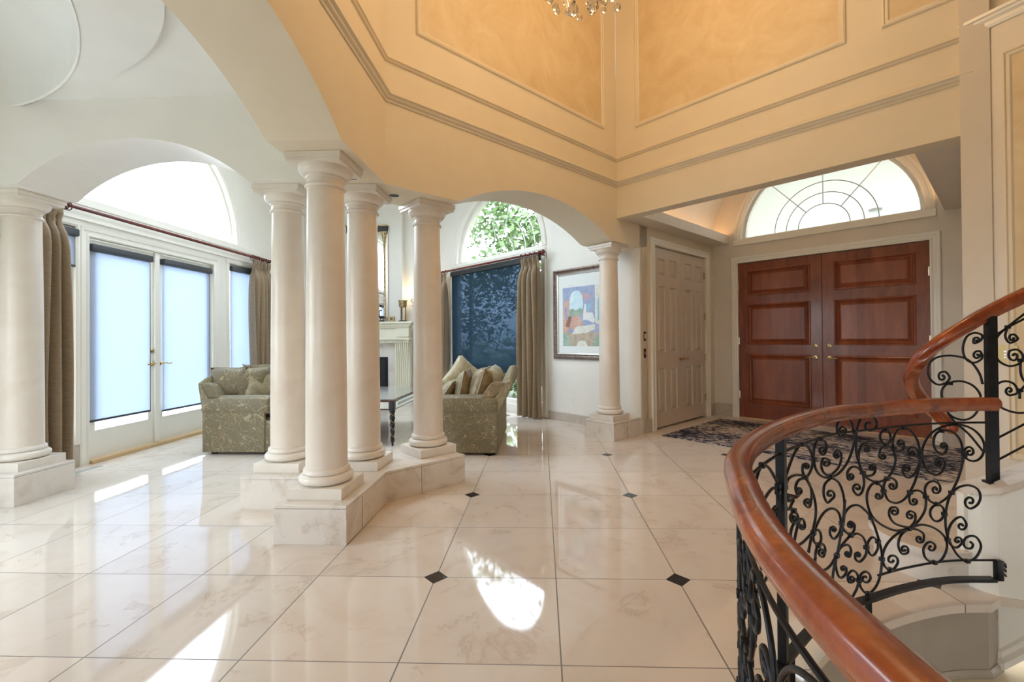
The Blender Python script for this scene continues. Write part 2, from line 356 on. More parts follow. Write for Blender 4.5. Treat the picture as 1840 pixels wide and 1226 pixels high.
def obj(name, b, material, parent=None, smooth=False, bevel=0, sub=0, thick=0, **props):
    bm = b.bm; bmesh.ops.recalc_face_normals(bm, faces=bm.faces)
    me = bpy.data.meshes.new(name); bm.to_mesh(me); bm.free()
    top = parent
    if parent is not None:
        off = Vector((0, 0, 0)); p = parent
        while p is not None: off += p.location; p = p.parent
        me.transform(Matrix.Translation(-off))
    me.materials.append(M[material])
    o = bpy.data.objects.new(name, me); COL.objects.link(o)
    if parent is not None: o.parent = parent
    if smooth:
        for f_ in me.polygons: f_.use_smooth = True
        if smooth != 'all' and hasattr(me, 'set_sharp_from_angle'): me.set_sharp_from_angle(angle=math.radians(38 if smooth is True else smooth))
    if thick: md = o.modifiers.new('solid', 'SOLIDIFY'); md.thickness = thick; md.offset = 0
    if bevel: md = o.modifiers.new('bevel', 'BEVEL'); md.width = bevel; md.segments = 2; md.limit_method = 'ANGLE'; md.angle_limit = math.radians(40)
    if sub: md = o.modifiers.new('sub', 'SUBSURF'); md.levels = sub; md.render_levels = sub
    for k, v in props.items(): o[k] = v
    return o
def struct(name, b, material, parent=None, **kw):
    o = obj(name, b, material, parent, **kw)
    if parent is None: o['kind'] = 'structure'
    return o
def thing(name, loc, label, cat, group=None, kind=None):
    o = bpy.data.objects.new(name, None); COL.objects.link(o); o.location = loc; o.empty_display_size = .1
    if label: o['label'] = label; o['category'] = cat
    if group: o['group'] = group
    if kind: o['kind'] = kind
    return o
def tag(o, label, cat, group=None):
    o['label'] = label; o['category'] = cat
    if group: o['group'] = group
    return o
def dup(root, loc, label, rotz=0):
    r = root.copy(); COL.objects.link(r); r.location = loc; r.rotation_euler = (0, 0, rotz); r['label'] = label
    for ch in list(root.children):
        c = ch.copy(); COL.objects.link(c); c.parent = r
        for g_ in ch.children: d = g_.copy(); COL.objects.link(d); d.parent = c
    return r
def arc(cx, cz, r, a0, a1, n=24, rz=None):
    rz = rz or r
    return [(cx+r*math.cos(math.radians(a0+(a1-a0)*k/n)), cz+rz*math.sin(math.radians(a0+(a1-a0)*k/n))) for k in range(n+1)]
def segarch(x0, x1, z0, rise, n=28, pw=2.15):
    """flat segmental arch from (x0,z0) up and over to (x1,z0)"""
    h = (x1-x0)/2; c = (x0+x1)/2; R = (h*h+rise*rise)/(2*rise)
    return [(c-h+2*h*k/n, z0+math.sqrt(max(0, R*R-(-h+2*h*k/n)**2))-(R-rise)) for k in range(n+1)]
def crom(pts, n=8, closed=False):
    P_ = [Vector(p) for p in pts]; out = []
    if closed: P_ = [P_[-1]]+P_+[P_[0], P_[1]]
    else: P_ = [2*P_[0]-P_[1]]+P_+[2*P_[-1]-P_[-2]]
    for i in range(1, len(P_)-2):
        a, b, c, d = P_[i-1:i+3]
        for k in range(n):
            t = k/n; out.append(.5*((2*b)+(c-a)*t+(2*a-5*b+4*c-d)*t*t+(-a+3*b-3*c+d)*t**3))
    if not closed: out.append(P_[-2])
    return out
# ------------------------------------------------------------------ frames of the walls
FA = Frame((-1.146, 3.324), (1, 1), (1, -1)); FH = Frame((.909, 5.379), (1, -1), (-1, -1)); FD = Frame((2.705, 7.175), (1, -1), (-1, -1))
FW = Frame((1.24, 5.71), (-1, 1), (-1, -1)); FF = Frame((-4.48, 0), (0, 1), (1, 0)); F1 = Frame((-1.146, 0), (0, 1), (1, 0))
F2 = Frame((0, 3.18), (1, 0), (0, -1)); FP = Frame((-4.48, 9.0), (1, 0), (0, -1)); FR = Frame((2.985, 3.305), (1, 1), (-1, 1))
WL = 'wall_left'
# plan of the curved guard rail round the stairwell
RAIL = crom([(2.175, 2.272, 0), (1.95, 2.26, 0), (1.70, 2.19, 0), (1.48, 2.10, 0), (1.22, 1.98, 0), (.89, 1.70, 0), (.66, 1.44, 0), (.515, 1.21, 0), (.44, 1.01, 0), (.39, .85, 0), (.362, .725, 0), (.348, .62, 0), (.342, .53, 0), (.34, .46, 0), (.35, .2, 0), (.42, -.1, 0), (.56, -.4, 0)], 10)
def inset(pts, d):
    out = []
    for i, p in enumerate(pts):
        t = (pts[min(i+1, len(pts)-1)]-pts[max(i-1, 0)]).normalized(); out.append(p+Vector((-t.y, t.x, 0))*d)   # left of travel = into the stairwell
    return out
KR = .94
RAILK = [p*KR for p in RAIL]
NOSE = [p for p in inset(RAILK, .03)][1:]; NOSE[0] = Vector((2.092, 2.155, 0))
def well(d):
    a = [p for p in inset(RAILK, .03-d)][1:]
    a[0] = Vector((2.092, 2.155+d, 0)); return a
BACK = [(.80, -.80), (1.4, -1.15), (2.2, -1.15), (3.0, -.7), (3.4, .1), (3.4, .9), (3.2, 1.5), (2.9, 1.85), (2.6, 2.02), (2.3, 2.11)]
hole = [(p.x, p.y) for p in NOSE]+BACK
b = B().prism([[(-4.62, -3.3), (5.2, -3.3), (5.2, 4.9), (2.72, 7.42), (1.15, 5.95), (-2.0, 9.2), (-4.62, 9.2)], hole], -.036, 0)
struct('floor', b, 'floor_marble')
# stairwell side below the floor edge
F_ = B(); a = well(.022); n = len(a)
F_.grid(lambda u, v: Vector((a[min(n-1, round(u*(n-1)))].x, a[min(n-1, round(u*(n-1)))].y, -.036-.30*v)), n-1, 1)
struct('wall_stairwell', F_, 'shaded_well_paint', thick=.01)
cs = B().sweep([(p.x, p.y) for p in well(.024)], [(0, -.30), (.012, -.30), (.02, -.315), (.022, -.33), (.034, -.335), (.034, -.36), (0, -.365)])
struct('trim_1', cs, 'shaded_well_paint')
bb = B().lathe(2.0, .6, [(1.46, -.33), (2.1, -.345), (2.1, -2.9), (0.01, -2.9)], 48, cap=False)
struct('wall_lower_hall', bb, 'foyer_paint')
struct('trim_2', B().box(2.36, 2.44, 2.58, 2.64, -2.9, -.34, .01).box(2.05, 2.10, 2.64, 2.68, -2.9, -.34, .01), 'white_paint')
struct('floor_lower', B().box(.2, 4.2, -1.6, 2.9, -2.95, -2.9), 'foyer_paint')
lamp('lower_hall_light', 'POINT', (2.2, 1.5, -1.9), 16, WARM, .12)

# ------------------------------------------------------------------ walls
b = B(FF).prism([[(-3.3, 0), (4.33, 0), (4.33, 2.25), (6.04, 2.25), (6.04, 0), (9.2, 0), (9.2, 4.3), (-3.3, 4.3)],
                 [(3.72, .22), (4.20, .22), (4.20, 2.32), (3.72, 2.32)], [(6.36, .22), (6.97, .22), (6.97, 2.32), (6.36, 2.32)],
                 [(.4, .5), (2.4, .5), (2.4, 2.2), (.4, 2.2)], arc(5.15, 2.62, 1.36, 0, 180, 40)], -.16, 0, plan=False)
struct('wall_left', b, 'wall_paint')
struct('wall_fireplace', B(FP).box(-.1, 2.6, -.16, 0, 0, 4.3), 'wall_paint')
struct('wall_chimney', B(FP).box(.40, 1.76, 0, .17, 0, 4.3), 'wall_paint')
b = B(FW).prism([[(0, 0), (4.75, 0), (4.75, 4.3), (0, 4.3)], [(1.72, .14), (4.12, .14), (4.12, 2.50), (1.72, 2.50)], arc(2.84, 2.62, 1.13, 0, 180, 40)], -.18, 0, plan=False)
struct('wall_window', b, 'wall_paint')
top = segarch(.659, 2.745, 2.367, .272)
b = B(FA).prism([[(0, 2.367)]+top+[(2.80, 2.35), (3.40, 2.335), (3.40, 0), (3.717, 0), (3.717, 2.41), (5.177, 2.41), (5.177, 0), (5.6, 0), (5.6, 4.3), (2.906, 4.3), (2.906, 6.1), (0, 6.1)]], -.44, 0, plan=False)
struct('wall_arch', b, 'foyer_paint')
ar = segarch(.6, 2.574, 2.367, .30)
b = B(F1).prism([[(-3.3, 2.367), (-.2, 2.367)]+ar+[(3.324, 2.367), (3.324, 6.1), (-3.3, 6.1)]], -.445, 0, plan=False)
b.prism([[(-1.591, 3.3242), (-1.1465, 3.3242), (-1.4565, 3.6345), (-1.591, 3.62)]], 2.367, 4.3)
struct('wall_gallery', b, 'foyer_paint')
ar = segarch(-3.83, -2.11, 2.367, .318)
b = B(F2).prism([[(-4.5, 2.367)]+ar+[(-1.5912, 2.367), (-1.5912, 4.3), (-4.5, 4.3)]], -.44, 0, plan=False)
struct('wall_divider', b, 'wall_paint')
# back of the arch wall towards the living room is painted like the living room
struct('wall_living_side', B(FA).prism([[(.4, 2.369)]+[(x, z+.001) for x, z in top]+[(2.80, 2.351), (3.39, 2.336), (3.39, 4.2), (.4, 4.2)]], -.447, -.4395, plan=False), 'wall_paint')
b = B(FH).prism([[(0, 2.62), (2.965, 2.62), (2.965, 0), (5.6, 0), (5.6, 6.1), (0, 6.1)]], -.16, 0, plan=False)
struct('wall_header', b, 'foyer_paint')
b = B(FD).prism([[(-.2, 0), (.372, 0), (.372, 2.31), (2.532, 2.31), (2.532, 0), (3.1, 0), (3.1, 4.3), (-.2, 4.3)], arc(1.457, 2.665, 1.03, 0, 180, 40)], -.2, 0, plan=False)
struct('wall_entry', b, 'trim_paint')
struct('wall_vestibule_right', B(FR).box(-.05, 2.6, -.15, 0, 0, 4.3), 'trim_paint')
struct('wall_right', B().box(4.75, 4.9, -3.3, 1.7, -.0, 6.1), 'foyer_paint')
b = B(Frame((-4.6, -3.2), (1, 0), (0, 1))).prism([[(0, 0), (9.5, 0), (9.5, 6.1), (0, 6.1)], [(.8, .4), (2.6, .4), (2.6, 2.2), (.8, 2.2)]], -.15, 0, plan=False)
struct('wall_back', b, 'foyer_paint')
SW = [(2.998, 3.302), (3.14, 3.02), (3.36, 2.55), (3.52, 2.05), (3.62, 1.5), (3.64, .8), (3.55, .1)]
b = B().prism([SW+[(3.72, .1), (3.8, .8), (3.78, 1.5), (3.68, 2.1), (3.52, 2.6), (3.28, 3.12), (3.12, 3.38)]], 0, 3.31)
struct('wall_stair', b, 'trim_paint')
struct('trim_3', B().sweep(SW[::-1], [(-.01, 3.29), (.012, 3.29), (.018, 3.31), (.018, 3.33), (.035, 3.345), (.035, 3.36), (.05, 3.365), (.05, 3.385), (-.17, 3.385), (-.17, 3.31), (-.01, 3.31)]), 'white_paint')
# ceilings
cc = (-4.5618, .5165, 2.756); c2 = (-3.349, 1.096, 1.837)
def cpt(c, a): return (c[0]+c[2]*math.cos(a), c[1]+c[2]*math.sin(a))
c1p = [cpt(cc, math.radians(t)) for t in range(90, -91, -3)]; c1p = [p for p in c1p if p[1] < 3.18]
st_ = (cc[0]+math.sqrt(cc[2]**2-(3.18-cc[1])**2), 3.18)
b = B().prism([[(-1.5, 3.3), (st_[0], 3.3), st_]+[p for p in c1p if p[0] > st_[0]]+[p for p in c1p if p[0] <= st_[0] and p[1] < 0]+[(-4.6, -2.24), (-4.6, -3.3), (-1.5, -3.3)]], 2.98, 3.06)
struct('ceiling_dining', b, 'ceiling_paint')
def inside(p, c): return (p[0]-c[0])**2+(p[1]-c[1])**2 < c[2]**2
o2 = [cpt(c2, math.radians(t)) for t in range(-170, 190, 3)]; o2 = [p for p in o2 if not inside(p, cc)]
i1 = [cpt(cc, math.radians(t)) for t in range(-60, 80, 2)]; i1 = [p for p in i1 if inside(p, c2)]
o2 = [(min(p[0], -1.585), p[1]) for p in o2]
struct('ceiling_ring', B().prism([o2+i1[::-1]], 2.945, 2.985), 'ceiling_paint')
dm = B(); prof = [(cc[2]+.012, 2.94), (cc[2], 2.945), (cc[2], 3.06)]+[(cc[2]*math.cos(t*math.pi/32), 3.06+.85*math.sin(t*math.pi/32)) for t in range(1, 16)]+[(.02, 3.91)]
def dome_pt(u, v):
    r, z = prof[round(v*(len(prof)-1))]; t = math.radians(-92+184*u); return Vector((cc[0]+r*math.cos(t), min(3.185, cc[1]+r*math.sin(t)), z))
dm.grid(dome_pt, 60, len(prof)-1); struct('ceiling_dome', dm, 'ceiling_paint', smooth=True)
struct('ceiling', B().box(-1.7, 5.0, -3.4, 5.7, 6.0, 6.1), 'ceiling_paint')
struct('ceiling_living', B().prism([[(-4.7, 3.3), (-1.35, 3.3), (-1.35, 3.55), (1.45, 6.35), (1.4, 6.6), (-1.9, 9.3), (-4.7, 9.3)], [(-3.4, 4.4), (-1.9, 4.4), (-1.9, 6.6), (-3.4, 6.6)]], 4.2, 4.3), 'ceiling_paint')  # hole is an added, unseen opening that lets in extra daylight
vb = B(FH); vb.grid(lambda u, v: FH(1.467-1.467*math.cos(math.pi*u), -.16-2.4*v, 2.72+1.25*math.sin(math.pi*u)), 36, 1)
struct('ceiling_vestibule', vb, 'ceiling_paint', smooth=True)
# light coves along both sides of the vestibule
for i, (fr, s0, s1, w) in enumerate(((FA, 2.95, 5.46, .24), (FR, 0.02, 2.54, .27))):
    b = B(fr).box(s0, s1, 0, w, 2.622, 2.66).box(s0, s1, w-.035, w, 2.655, 2.755)
    struct('trim_%d' % (4+i), b, 'trim_paint', bevel=.004)
    tag(obj('cove_light_strip', B(fr).box(s0+.12, s1-.05, .03, .06, 2.662, 2.675), 'led_strip'), ['warm light strip hidden in the ledge above the white closet doors', 'warm light strip hidden in the ledge right of the half-round entry window'][i], 'light strip')

# ------------------------------------------------------------------ mouldings on the upper walls
PATH = [(-1.146, -3.2), (-1.146, 3.324), (.909, 5.379), (3.03, 3.258)]
PATHR = PATH[::-1]
lowp = [(0, 2.985), (.010, 2.985), (.012, 3.0), (.03, 3.008), (.034, 3.022), (.052, 3.03), (.052, 3.045), (.028, 3.05), (.018, 3.065), (.006, 3.075), (0, 3.078)]
struct('trim_6', B().sweep(PATHR, lowp), 'foyer_paint')
upp = [(0, 3.285), (.014, 3.288), (.022, 3.297), (.016, 3.304), (.028, 3.309), (.028, 3.32), (.012, 3.327), (0, 3.335)]
struct('trim_7', B().sweep([(4.3, 1.988)]+PATHR, upp), 'foyer_paint')
def panel(fr, s0, s1, z0, z1, idx, fill='gold_faux', w=.05):
    b = B(fr)
    def ring(o0, o1, d0, d1):
        A = [(s0+o0, z0+o0), (s1-o0, z0+o0), (s1-o0, z1-o0), (s0+o0, z1-o0)]; C = [(s0+o1, z0+o1), (s1-o1, z0+o1), (s1-o1, z1-o1), (s0+o1, z1-o1)]
        a = [b.v(p[0], d0, p[1]) for p in A]; c = [b.v(p[0], d1, p[1]) for p in C]
        for i in range(4): b.bm.faces.new((a[i], a[(i+1) % 4], c[(i+1) % 4], c[i]))
    for o in ((0, .004, 0, .016), (.004, .016, .016, .022), (.016, .022, .022, .012), (.022, .04, .012, .014), (.04, .05, .014, .002)): ring(*o)
    o_ = struct('trim_%d' % idx, b, 'trim_paint' if fill != 'gold_faux' else 'foyer_paint')
    if fill: struct('panel_field', B(fr).box(s0+.045, s1-.045, 0, .003, z0+.045, z1-.045), fill, o_)
panel(FA, .26, 2.67, 3.6, 5.5, 8); panel(FH, .27, 2.27, 3.6, 5.5, 9); panel(FH, 2.50, 4.6, 3.6, 5.5, 10)
FS = Frame(SW[0], (SW[1][0]-SW[0][0], SW[1][1]-SW[0][1]), (-.894, -.447))
panel(FS, .205, 1.2, .38, 3.09, 11, 'gold_faux')
# marble skirtings
def skirt(name, path, h, t=.014): struct(name, B().sweep(path, [(0, 0), (t, 0), (t, h-.006), (t-.006, h), (0, h)]), 'tile_beige')
P = lambda fr, s: (fr(s, 0, 0).x, fr(s, 0, 0).y)
skirt('baseboard_window', [P(FW, .04), P(FW, 1.60)], .125)
skirt('baseboard_window_far', [P(FW, 4.23), P(FW, 4.64)], .125)
struct('baseboard_closet', B(FA).box(3.42, 3.612, 0, .014, 0, .168, .003), 'tile_beige')
struct('baseboard_closet_right', B(FA).box(5.28, 5.45, 0, .014, 0, .168, .003), 'tile_beige')
struct('baseboard_entry', B(FD).box(.0, .28, 0, .014, 0, .19, .003).box(2.63, 2.93, 0, .014, 0, .19, .003), 'tile_beige')
struct('baseboard_left', B(FF).box(3.63, 4.24, 0, .014, 0, .20, .003).box(7.05, 8.99, 0, .014, 0, .125, .003).box(6.13, 7.05, 0, .014, 0, .20, .003), 'tile_beige')
struct('baseboard_fireplace', B(FP).box(0, .3, 0, .014, 0, .125, .003).box(2.1, 2.43, 0, .014, 0, .125, .003), 'tile_beige')
# ------------------------------------------------------------------ casings, doors, windows
CAS = [(0, 0), (.0, .018), (.012, .022), (.03, .014), (.055, .016), (.06, .024), (.085, .026), (.095, .018), (.095, 0)]
def casing(b, pts, prof=CAS, side=1):
    """run a casing profile (across, out) along a polyline in wall coordinates (s, z); across is measured outwards"""
    n = len(pts); rings = []
    for i in range(n):
        def nr(a, c): d = (Vector(c)-Vector(a)).normalized(); return Vector((-d.y, d.x))*side
        n1 = nr(pts[i-1], pts[i]) if i else None; n2 = nr(pts[i], pts[i+1]) if i < n-1 else None
        m = n2 if n1 is None else n1 if n2 is None else (n1+n2).normalized()/max(.3, (n1+n2).normalized().dot(n1))
        rings.append([b.v(pts[i][0]+m.x*a, d, pts[i][1]+m.y*a) for a, d in prof])
    m = len(prof)
    for i in range(n-1):
        for k in range(m): b.bm.faces.new((rings[i][k], rings[i][(k+1) % m], rings[i+1][(k+1) % m], rings[i+1][k]))
    b.bm.faces.new(rings[0][::-1]); b.bm.faces.new(rings[-1])
def raised(b, s0, s1, z0, z1, d, prof):
    prev = None
    for o, dd in prof:
        A = [b.v(p[0], d+dd, p[1]) for p in ((s0+o, z0+o), (s1-o, z0+o), (s1-o, z1-o), (s0+o, z1-o))]
        if prev:
            for i in range(4): b.bm.faces.new((prev[i], prev[(i+1) % 4], A[(i+1) % 4], A[i]))
        prev = A
    b.bm.faces.new(prev)
def rect(a, c, d, e): return [(a, d), (c, d), (c, e), (a, e)]
# front double doors (door_1)
d1 = thing('door_1', FD(1.452, 0, 0), None, None, kind='structure')
cb = B(FD); casing(cb, [(.372, 0), (.372, 2.31), (2.532, 2.31), (2.532, 0)], side=1); struct('door_casing', cb, 'white_paint', d1)
struct('threshold', B(FD).box(.372, 2.532, -.16, .01, 0, .014, .003), 'oak', d1)
ZP = ((.245, .94), (1.105, 1.672), (1.825, 2.178))
hinz = (.35, 1.15, 1.95)
for (a, c, p0, p1, hx, side) in ((.374, 1.450, .505, 1.305, 1.371, -1), (1.454, 2.530, 1.60, 2.39, 1.530, 1)):
    lf = struct('door_leaf', B(FD).prism([rect(a, c, .012, 2.302)]+[rect(p0, p1, z0, z1) for z0, z1 in ZP], -.055, -.008, plan=False), 'cherry_stile', d1, bevel=.002)
    pb = B(FD)
    for z0, z1 in ZP: raised(pb, p0-.014, p1+.014, z0-.014, z1+.014, -.008, [(0, 0), (.004, .014), (.018, .018), (.028, .006), (.034, -.012), (.044, -.016), (.075, .002), (.082, .004)])
    struct('raised_panels', pb, 'cherry_panel', lf)
    hb = B(FD)
    k = hx
    for zz, kind in ((1.078, 0), (.922, 1)):
        base = FD(k, -.008, zz); R = Matrix((FD.u, FD.n, Vector((0, 0, 1)))).transposed()
        hb.ell((k, -.004, zz), (.031, .010, .031), 20, 8, R)
        if kind: hb.ell((k, .012, zz), (.012, .03, .012), 12, 8, R); hb.tube([(k, .042, zz), (k+.02*side, .046, zz+.004), (k+.06*side, .046, zz-.006), (k+.105*side, .044, zz-.002)], .008, 8)
        else: hb.ell((k, .010, zz), (.016, .014, .016), 14, 8, R)
    struct('door_handle', hb, 'pale_brass', lf, smooth=True)
    ex = a if side < 0 else c
    for hz in hinz:
        struct('hinge', B(FD).box(ex-.012, ex+.012, -.012, .006, hz-.055, hz+.055, .003), 'pale_brass', lf)
struct('door_stop', B(FD).box(1.43, 1.474, -.075, -.054, .01, 2.30).box(.372, 2.532, -.075, -.056, 2.29, 2.31).box(.372, .385, -.075, -.056, 0, 2.31).box(2.519, 2.532, -.075, -.056, 0, 2.31), 'cherry_stile', d1)
# closet double doors (door_2) in the arch wall
d2 = thing('door_2', FA(4.447, 0, 0), None, None, kind='structure')
cb = B(FA); casing(cb, [(3.717, 0), (3.717, 2.41), (5.177, 2.41), (5.177, 0)]); struct('door_casing', cb, 'white_paint', d2)
for (a, c, cols, hx, side) in ((3.72, 4.445, ((.10, .30), (.415, .605)), 4.40, -1), (4.449, 5.174, ((.845, 1.05), (1.155, 1.355)), 4.49, 1)):
    holes = [rect(3.717+q0, 3.717+q1, z0, z1) for q0, q1 in cols for z0, z1 in ((.21, .80), (1.005, 1.90), (2.03, 2.27))]
    lf = struct('door_leaf', B(FA).prism([rect(a, c, .02, 2.40)]+holes, -.06, -.018, plan=False), 'door_paint', d2, bevel=.002)
    pb = B(FA)
    for h in holes: raised(pb, h[0][0], h[1][0], h[0][1], h[2][1], -.018, [(0, 0), (.006, .003), (.012, -.014), (.020, -.018), (.044, -.001), (.048, .001)])
    struct('raised_panels', pb, 'door_paint', lf)
    hb = B(FA); R = Matrix((FA.u, FA.n, Vector((0, 0, 1)))).transposed()
    hb.ell((hx, -.012, .905), (.026, .010, .026), 18, 8, R).ell((hx, .012, .905), (.010, .03, .010), 12, 8, R)
    hb.tube([(hx, .035, .905), (hx+.03*side, .04, .910), (hx+.065*side, .038, .898), (hx+.10*side, .036, .905)], .007, 8)
    struct('door_handle', hb, 'brass', lf, smooth=True)
    ex = a+.012 if side < 0 else c-.012
    for hz in (.30, .90, 1.52, 2.14): struct('hinge', B(FA).box(ex-.02, ex+.006, -.02, -.006, hz-.05, hz+.05, .003), 'brass', lf)
struct('wall_closet_inside', B(FA).box(3.70, 5.19, -.42, -.12, 0, 2.43), 'black')
# half-round entry window (window_1)
w1 = thing('window_1', FD(1.457, 0, 2.665), None, None, kind='structure')
cb = B(FD); hs = arc(1.457, 2.665, 1.03, 180, 0, 40); casing(cb, hs, [(0, 0), (0, .02), (.012, .026), (.03, .018), (.06, .02), (.066, .03), (.095, .032), (.105, .02), (.105, 0)], side=1)
cb.box(.32, 2.594, 0, .03, 2.575, 2.665, .004); struct('window_casing', cb, 'white_paint', w1)
struct('window_pane', B(FD).prism([arc(1.457, 2.665, 1.028, 0, 180, 40)], -.105, -.101, plan=False), 'pane', w1)
fr_ = B(FD)
for r0, r1, d0, d1_ in ((.995, 1.03, -.13, -.06),): fr_.prism([arc(1.457, 2.665, r1, 0, 180, 40)+arc(1.457, 2.665, r0, 180, 0, 40)], d0, d1_, plan=False)
fr_.box(.43, 2.484, -.13, -.06, 2.665, 2.69); struct('window_frame', fr_, 'white_paint', w1)
cm = B(FD)
for r in (.30, .45, .60): cm.tube([(1.457+r*math.cos(t), -.10, 2.69+r*math.sin(t)) for t in [math.pi*k/28 for k in range(29)]], .006, 6)
for t in (48, 90, 132): cm.tube([(1.457+r*math.cos(math.radians(t)), -.10, 2.69+r*math.sin(math.radians(t))) for r in (.30, 1.0)], .006, 6)
struct('lead_came', cm, 'steel', w1)
# picture window and its half-round top (window_2, window_3)
w2 = thing('window_2', FW(2.92, 0, .14), None, None, kind='structure')
fb = B(FW).prism([rect(1.72, 4.12, .14, 2.5), rect(1.79, 4.05, .21, 2.43)], -.12, -.05, plan=False).box(1.72, 4.12, -.115, -.06, .70, .755).box(3.62, 3.68, -.115, -.06, .14, 2.5)
struct('window_frame', fb, 'white_paint', w2); struct('window_pane', B(FW).box(1.75, 4.08, -.088, -.084, .18, 2.46), 'pane', w2)
cb = B(FW); casing(cb, [(1.72, .02), (1.72, 2.5), (4.12, 2.5), (4.12, .02)], side=1); struct('window_casing', cb, 'white_paint', w2)
w3 = thing('window_3', FW(2.84, 0, 2.62), None, None, kind='structure')
struct('window_pane', B(FW).prism([arc(2.84, 2.62, 1.128, 0, 180, 40)], -.10, -.096, plan=False), 'pane', w3)
fb = B(FW).prism([arc(2.84, 2.62, 1.13, 0, 180, 40)+arc(2.84, 2.62, 1.07, 180, 0, 40)], -.12, -.05, plan=False).box(1.72, 3.96, -.12, -.05, 2.62, 2.66); struct('window_frame', fb, 'white_paint', w3)
cb = B(FW); casing(cb, arc(2.84, 2.62, 1.13, 180, 0, 40), side=1); struct('window_casing', cb, 'white_paint', w3)
cm = B(FW)
for r in (.36, .66, .88): cm.tube([(2.84+r*math.cos(t), -.095, 2.64+r*math.sin(t)) for t in [math.pi*k/28 for k in range(29)]], .005, 5)
for t in (36, 72, 108, 144): cm.tube([(2.84+r*math.cos(math.radians(t)), -.095, 2.64+r*math.sin(math.radians(t))) for r in (.36, 1.07)], .005, 5)
struct('lead_came', cm, 'steel', w3)
# french door wall: arched top (window_4), sidelights (window_5, window_6), doors (door_3)
w4 = thing('window_4', FF(5.15, 0, 2.62), None, None, kind='structure')
struct('window_pane', B(FF).prism([arc(5.15, 2.62, 1.358, 0, 180, 40)], -.10, -.096, plan=False), 'pane', w4)
struct('window_frame', B(FF).prism([arc(5.15, 2.62, 1.36, 0, 180, 40)+arc(5.15, 2.62, 1.325, 180, 0, 40)], -.12, -.05, plan=False).box(3.8, 6.5, -.12, -.05, 2.62, 2.645), 'white_paint', w4)
cb = B(FF); casing(cb, arc(5.15, 2.62, 1.36, 180, 0, 40), side=1); cb.box(3.60, 7.05, 0, .03, 2.54, 2.62, .004).box(3.60, 7.05, 0, .016, 2.40, 2.54); struct('window_casing', cb, 'white_paint', w4)
for i, (a, c) in enumerate(((3.72, 4.20), (6.36, 6.97))):
    w = thing('window_%d' % (5+i), FF((a+c)/2, 0, .22), None, None, kind='structure')
    struct('window_frame', B(FF).prism([rect(a, c, .22, 2.32), rect(a+.05, c-.05, .30, 2.26)], -.10, -.02, plan=False), 'white_paint', w)
    struct('window_pane', B(FF).box(a+.04, c-.04, -.065, -.061, .28, 2.28), 'pane', w)
    cb = B(FF); casing(cb, [(a, .22), (a, 2.32), (c, 2.32), (c, .22)], [(-.0, 0), (0, .012), (.02, .02), (.06, .02), (.065, 0)]); struct('window_casing', cb, 'white_paint', w)
d3 = thing('door_3', FF(5.18, 0, 0), None, None, kind='structure')
cb = B(FF); casing(cb, [(4.33, 0), (4.33, 2.25), (6.04, 2.25), (6.04, 0)], side=1); struct('door_casing', cb, 'white_paint', d3)
struct('threshold', B(FF).box(4.33, 6.04, -.16, .05, 0, .035, .004), 'oak', d3)
for (a, c, hx, side) in ((4.335, 5.150, 5.095, -1), (5.154, 6.035, 5.21, 1)):
    lf = struct('door_leaf', B(FF).prism([rect(a, c, .04, 2.24), rect(a+.095, c-.10, .315, 2.13)], -.075, -.03, plan=False), 'white_paint', d3, bevel=.002)
    struct('door_pane', B(FF).box(a+.08, c-.085, -.055, -.051, .30, 2.14), 'pane', lf)
    hb = B(FF); R = Matrix((FF.u, FF.n, Vector((0, 0, 1)))).transposed()
    for zz in (.95, 1.10) if side < 0 else (.95,):
        hb.ell((hx, -.024, zz), (.027, .010, .027), 18, 8, R)
        if zz < 1: hb.ell((hx, 0, zz), (.010, .03, .010), 12, 8, R); hb.tube([(hx, .024, zz), (hx+.03*side, .03, zz+.005), (hx+.07*side, .028, zz-.008), (hx+.11*side, .026, zz)], .007, 8)
    struct('door_handle', hb, 'brass', lf, smooth=True)
struct('trim_12', B(FF).box(5.12, 5.185, -.03, -.005, .04, 2.24, .004), 'white_paint')
# ------------------------------------------------------------------ marble plinths
def plinth(name, poly, h, label, slabs=()):
    t = thing(name, (poly[0][0], poly[0][1], 0), label, 'plinth')
    obj('body', B().prism([poly], 0, h-.022), 'plinth_marble', t, bevel=.002)
    cx = sum(p[0] for p in poly)/len(poly); cy = sum(p[1] for p in poly)/len(poly)
    b = B().prism([poly], h-.0205, h)
    obj('cap_slab', b, 'plinth_marble', t, bevel=.004)
    for (p, q) in slabs:
        d = Vector((q[0]-p[0], q[1]-p[1])).normalized(); nn = Vector((d.y, -d.x))
        jb = B(); jb.box(p[0]-.0012+nn.x*.0003, p[0]+.0012+nn.x*.0003, p[1]-.0012, p[1]+.0012, 0.002, h-.022); obj('tile_joint', jb, 'black', t)
    return t
plinth('marble_plinth', [(-1.59, 2.63), (-1.15, 2.63), (-1.146, 3.315), (-.649, 3.812), (-.96, 4.123), (-1.463, 3.62), (-2.16, 3.62), (-2.16, 3.18), (-1.59, 3.18)], .232,
       'long kinked marble plinth carrying the group of four columns', [((-1.1488, 2.86), (-1.1488, 3.0)), ((-.94, 3.521), (-.9, 3.56))])
plinth('marble_plinth', [(-4.44, 3.185), (-3.855, 3.185), (-3.855, 3.62), (-4.44, 3.62)], .236, 'square marble plinth at left edge under the column beside the curtain')
plinth('marble_plinth', [(.838, 5.308), (1.232, 5.702), (1.0, 5.93), (.93, 6.0), (.525, 5.60)], .213, 'marble plinth under the lone column beside the framed painting', [((1.035, 5.504), (1.1, 5.57))])
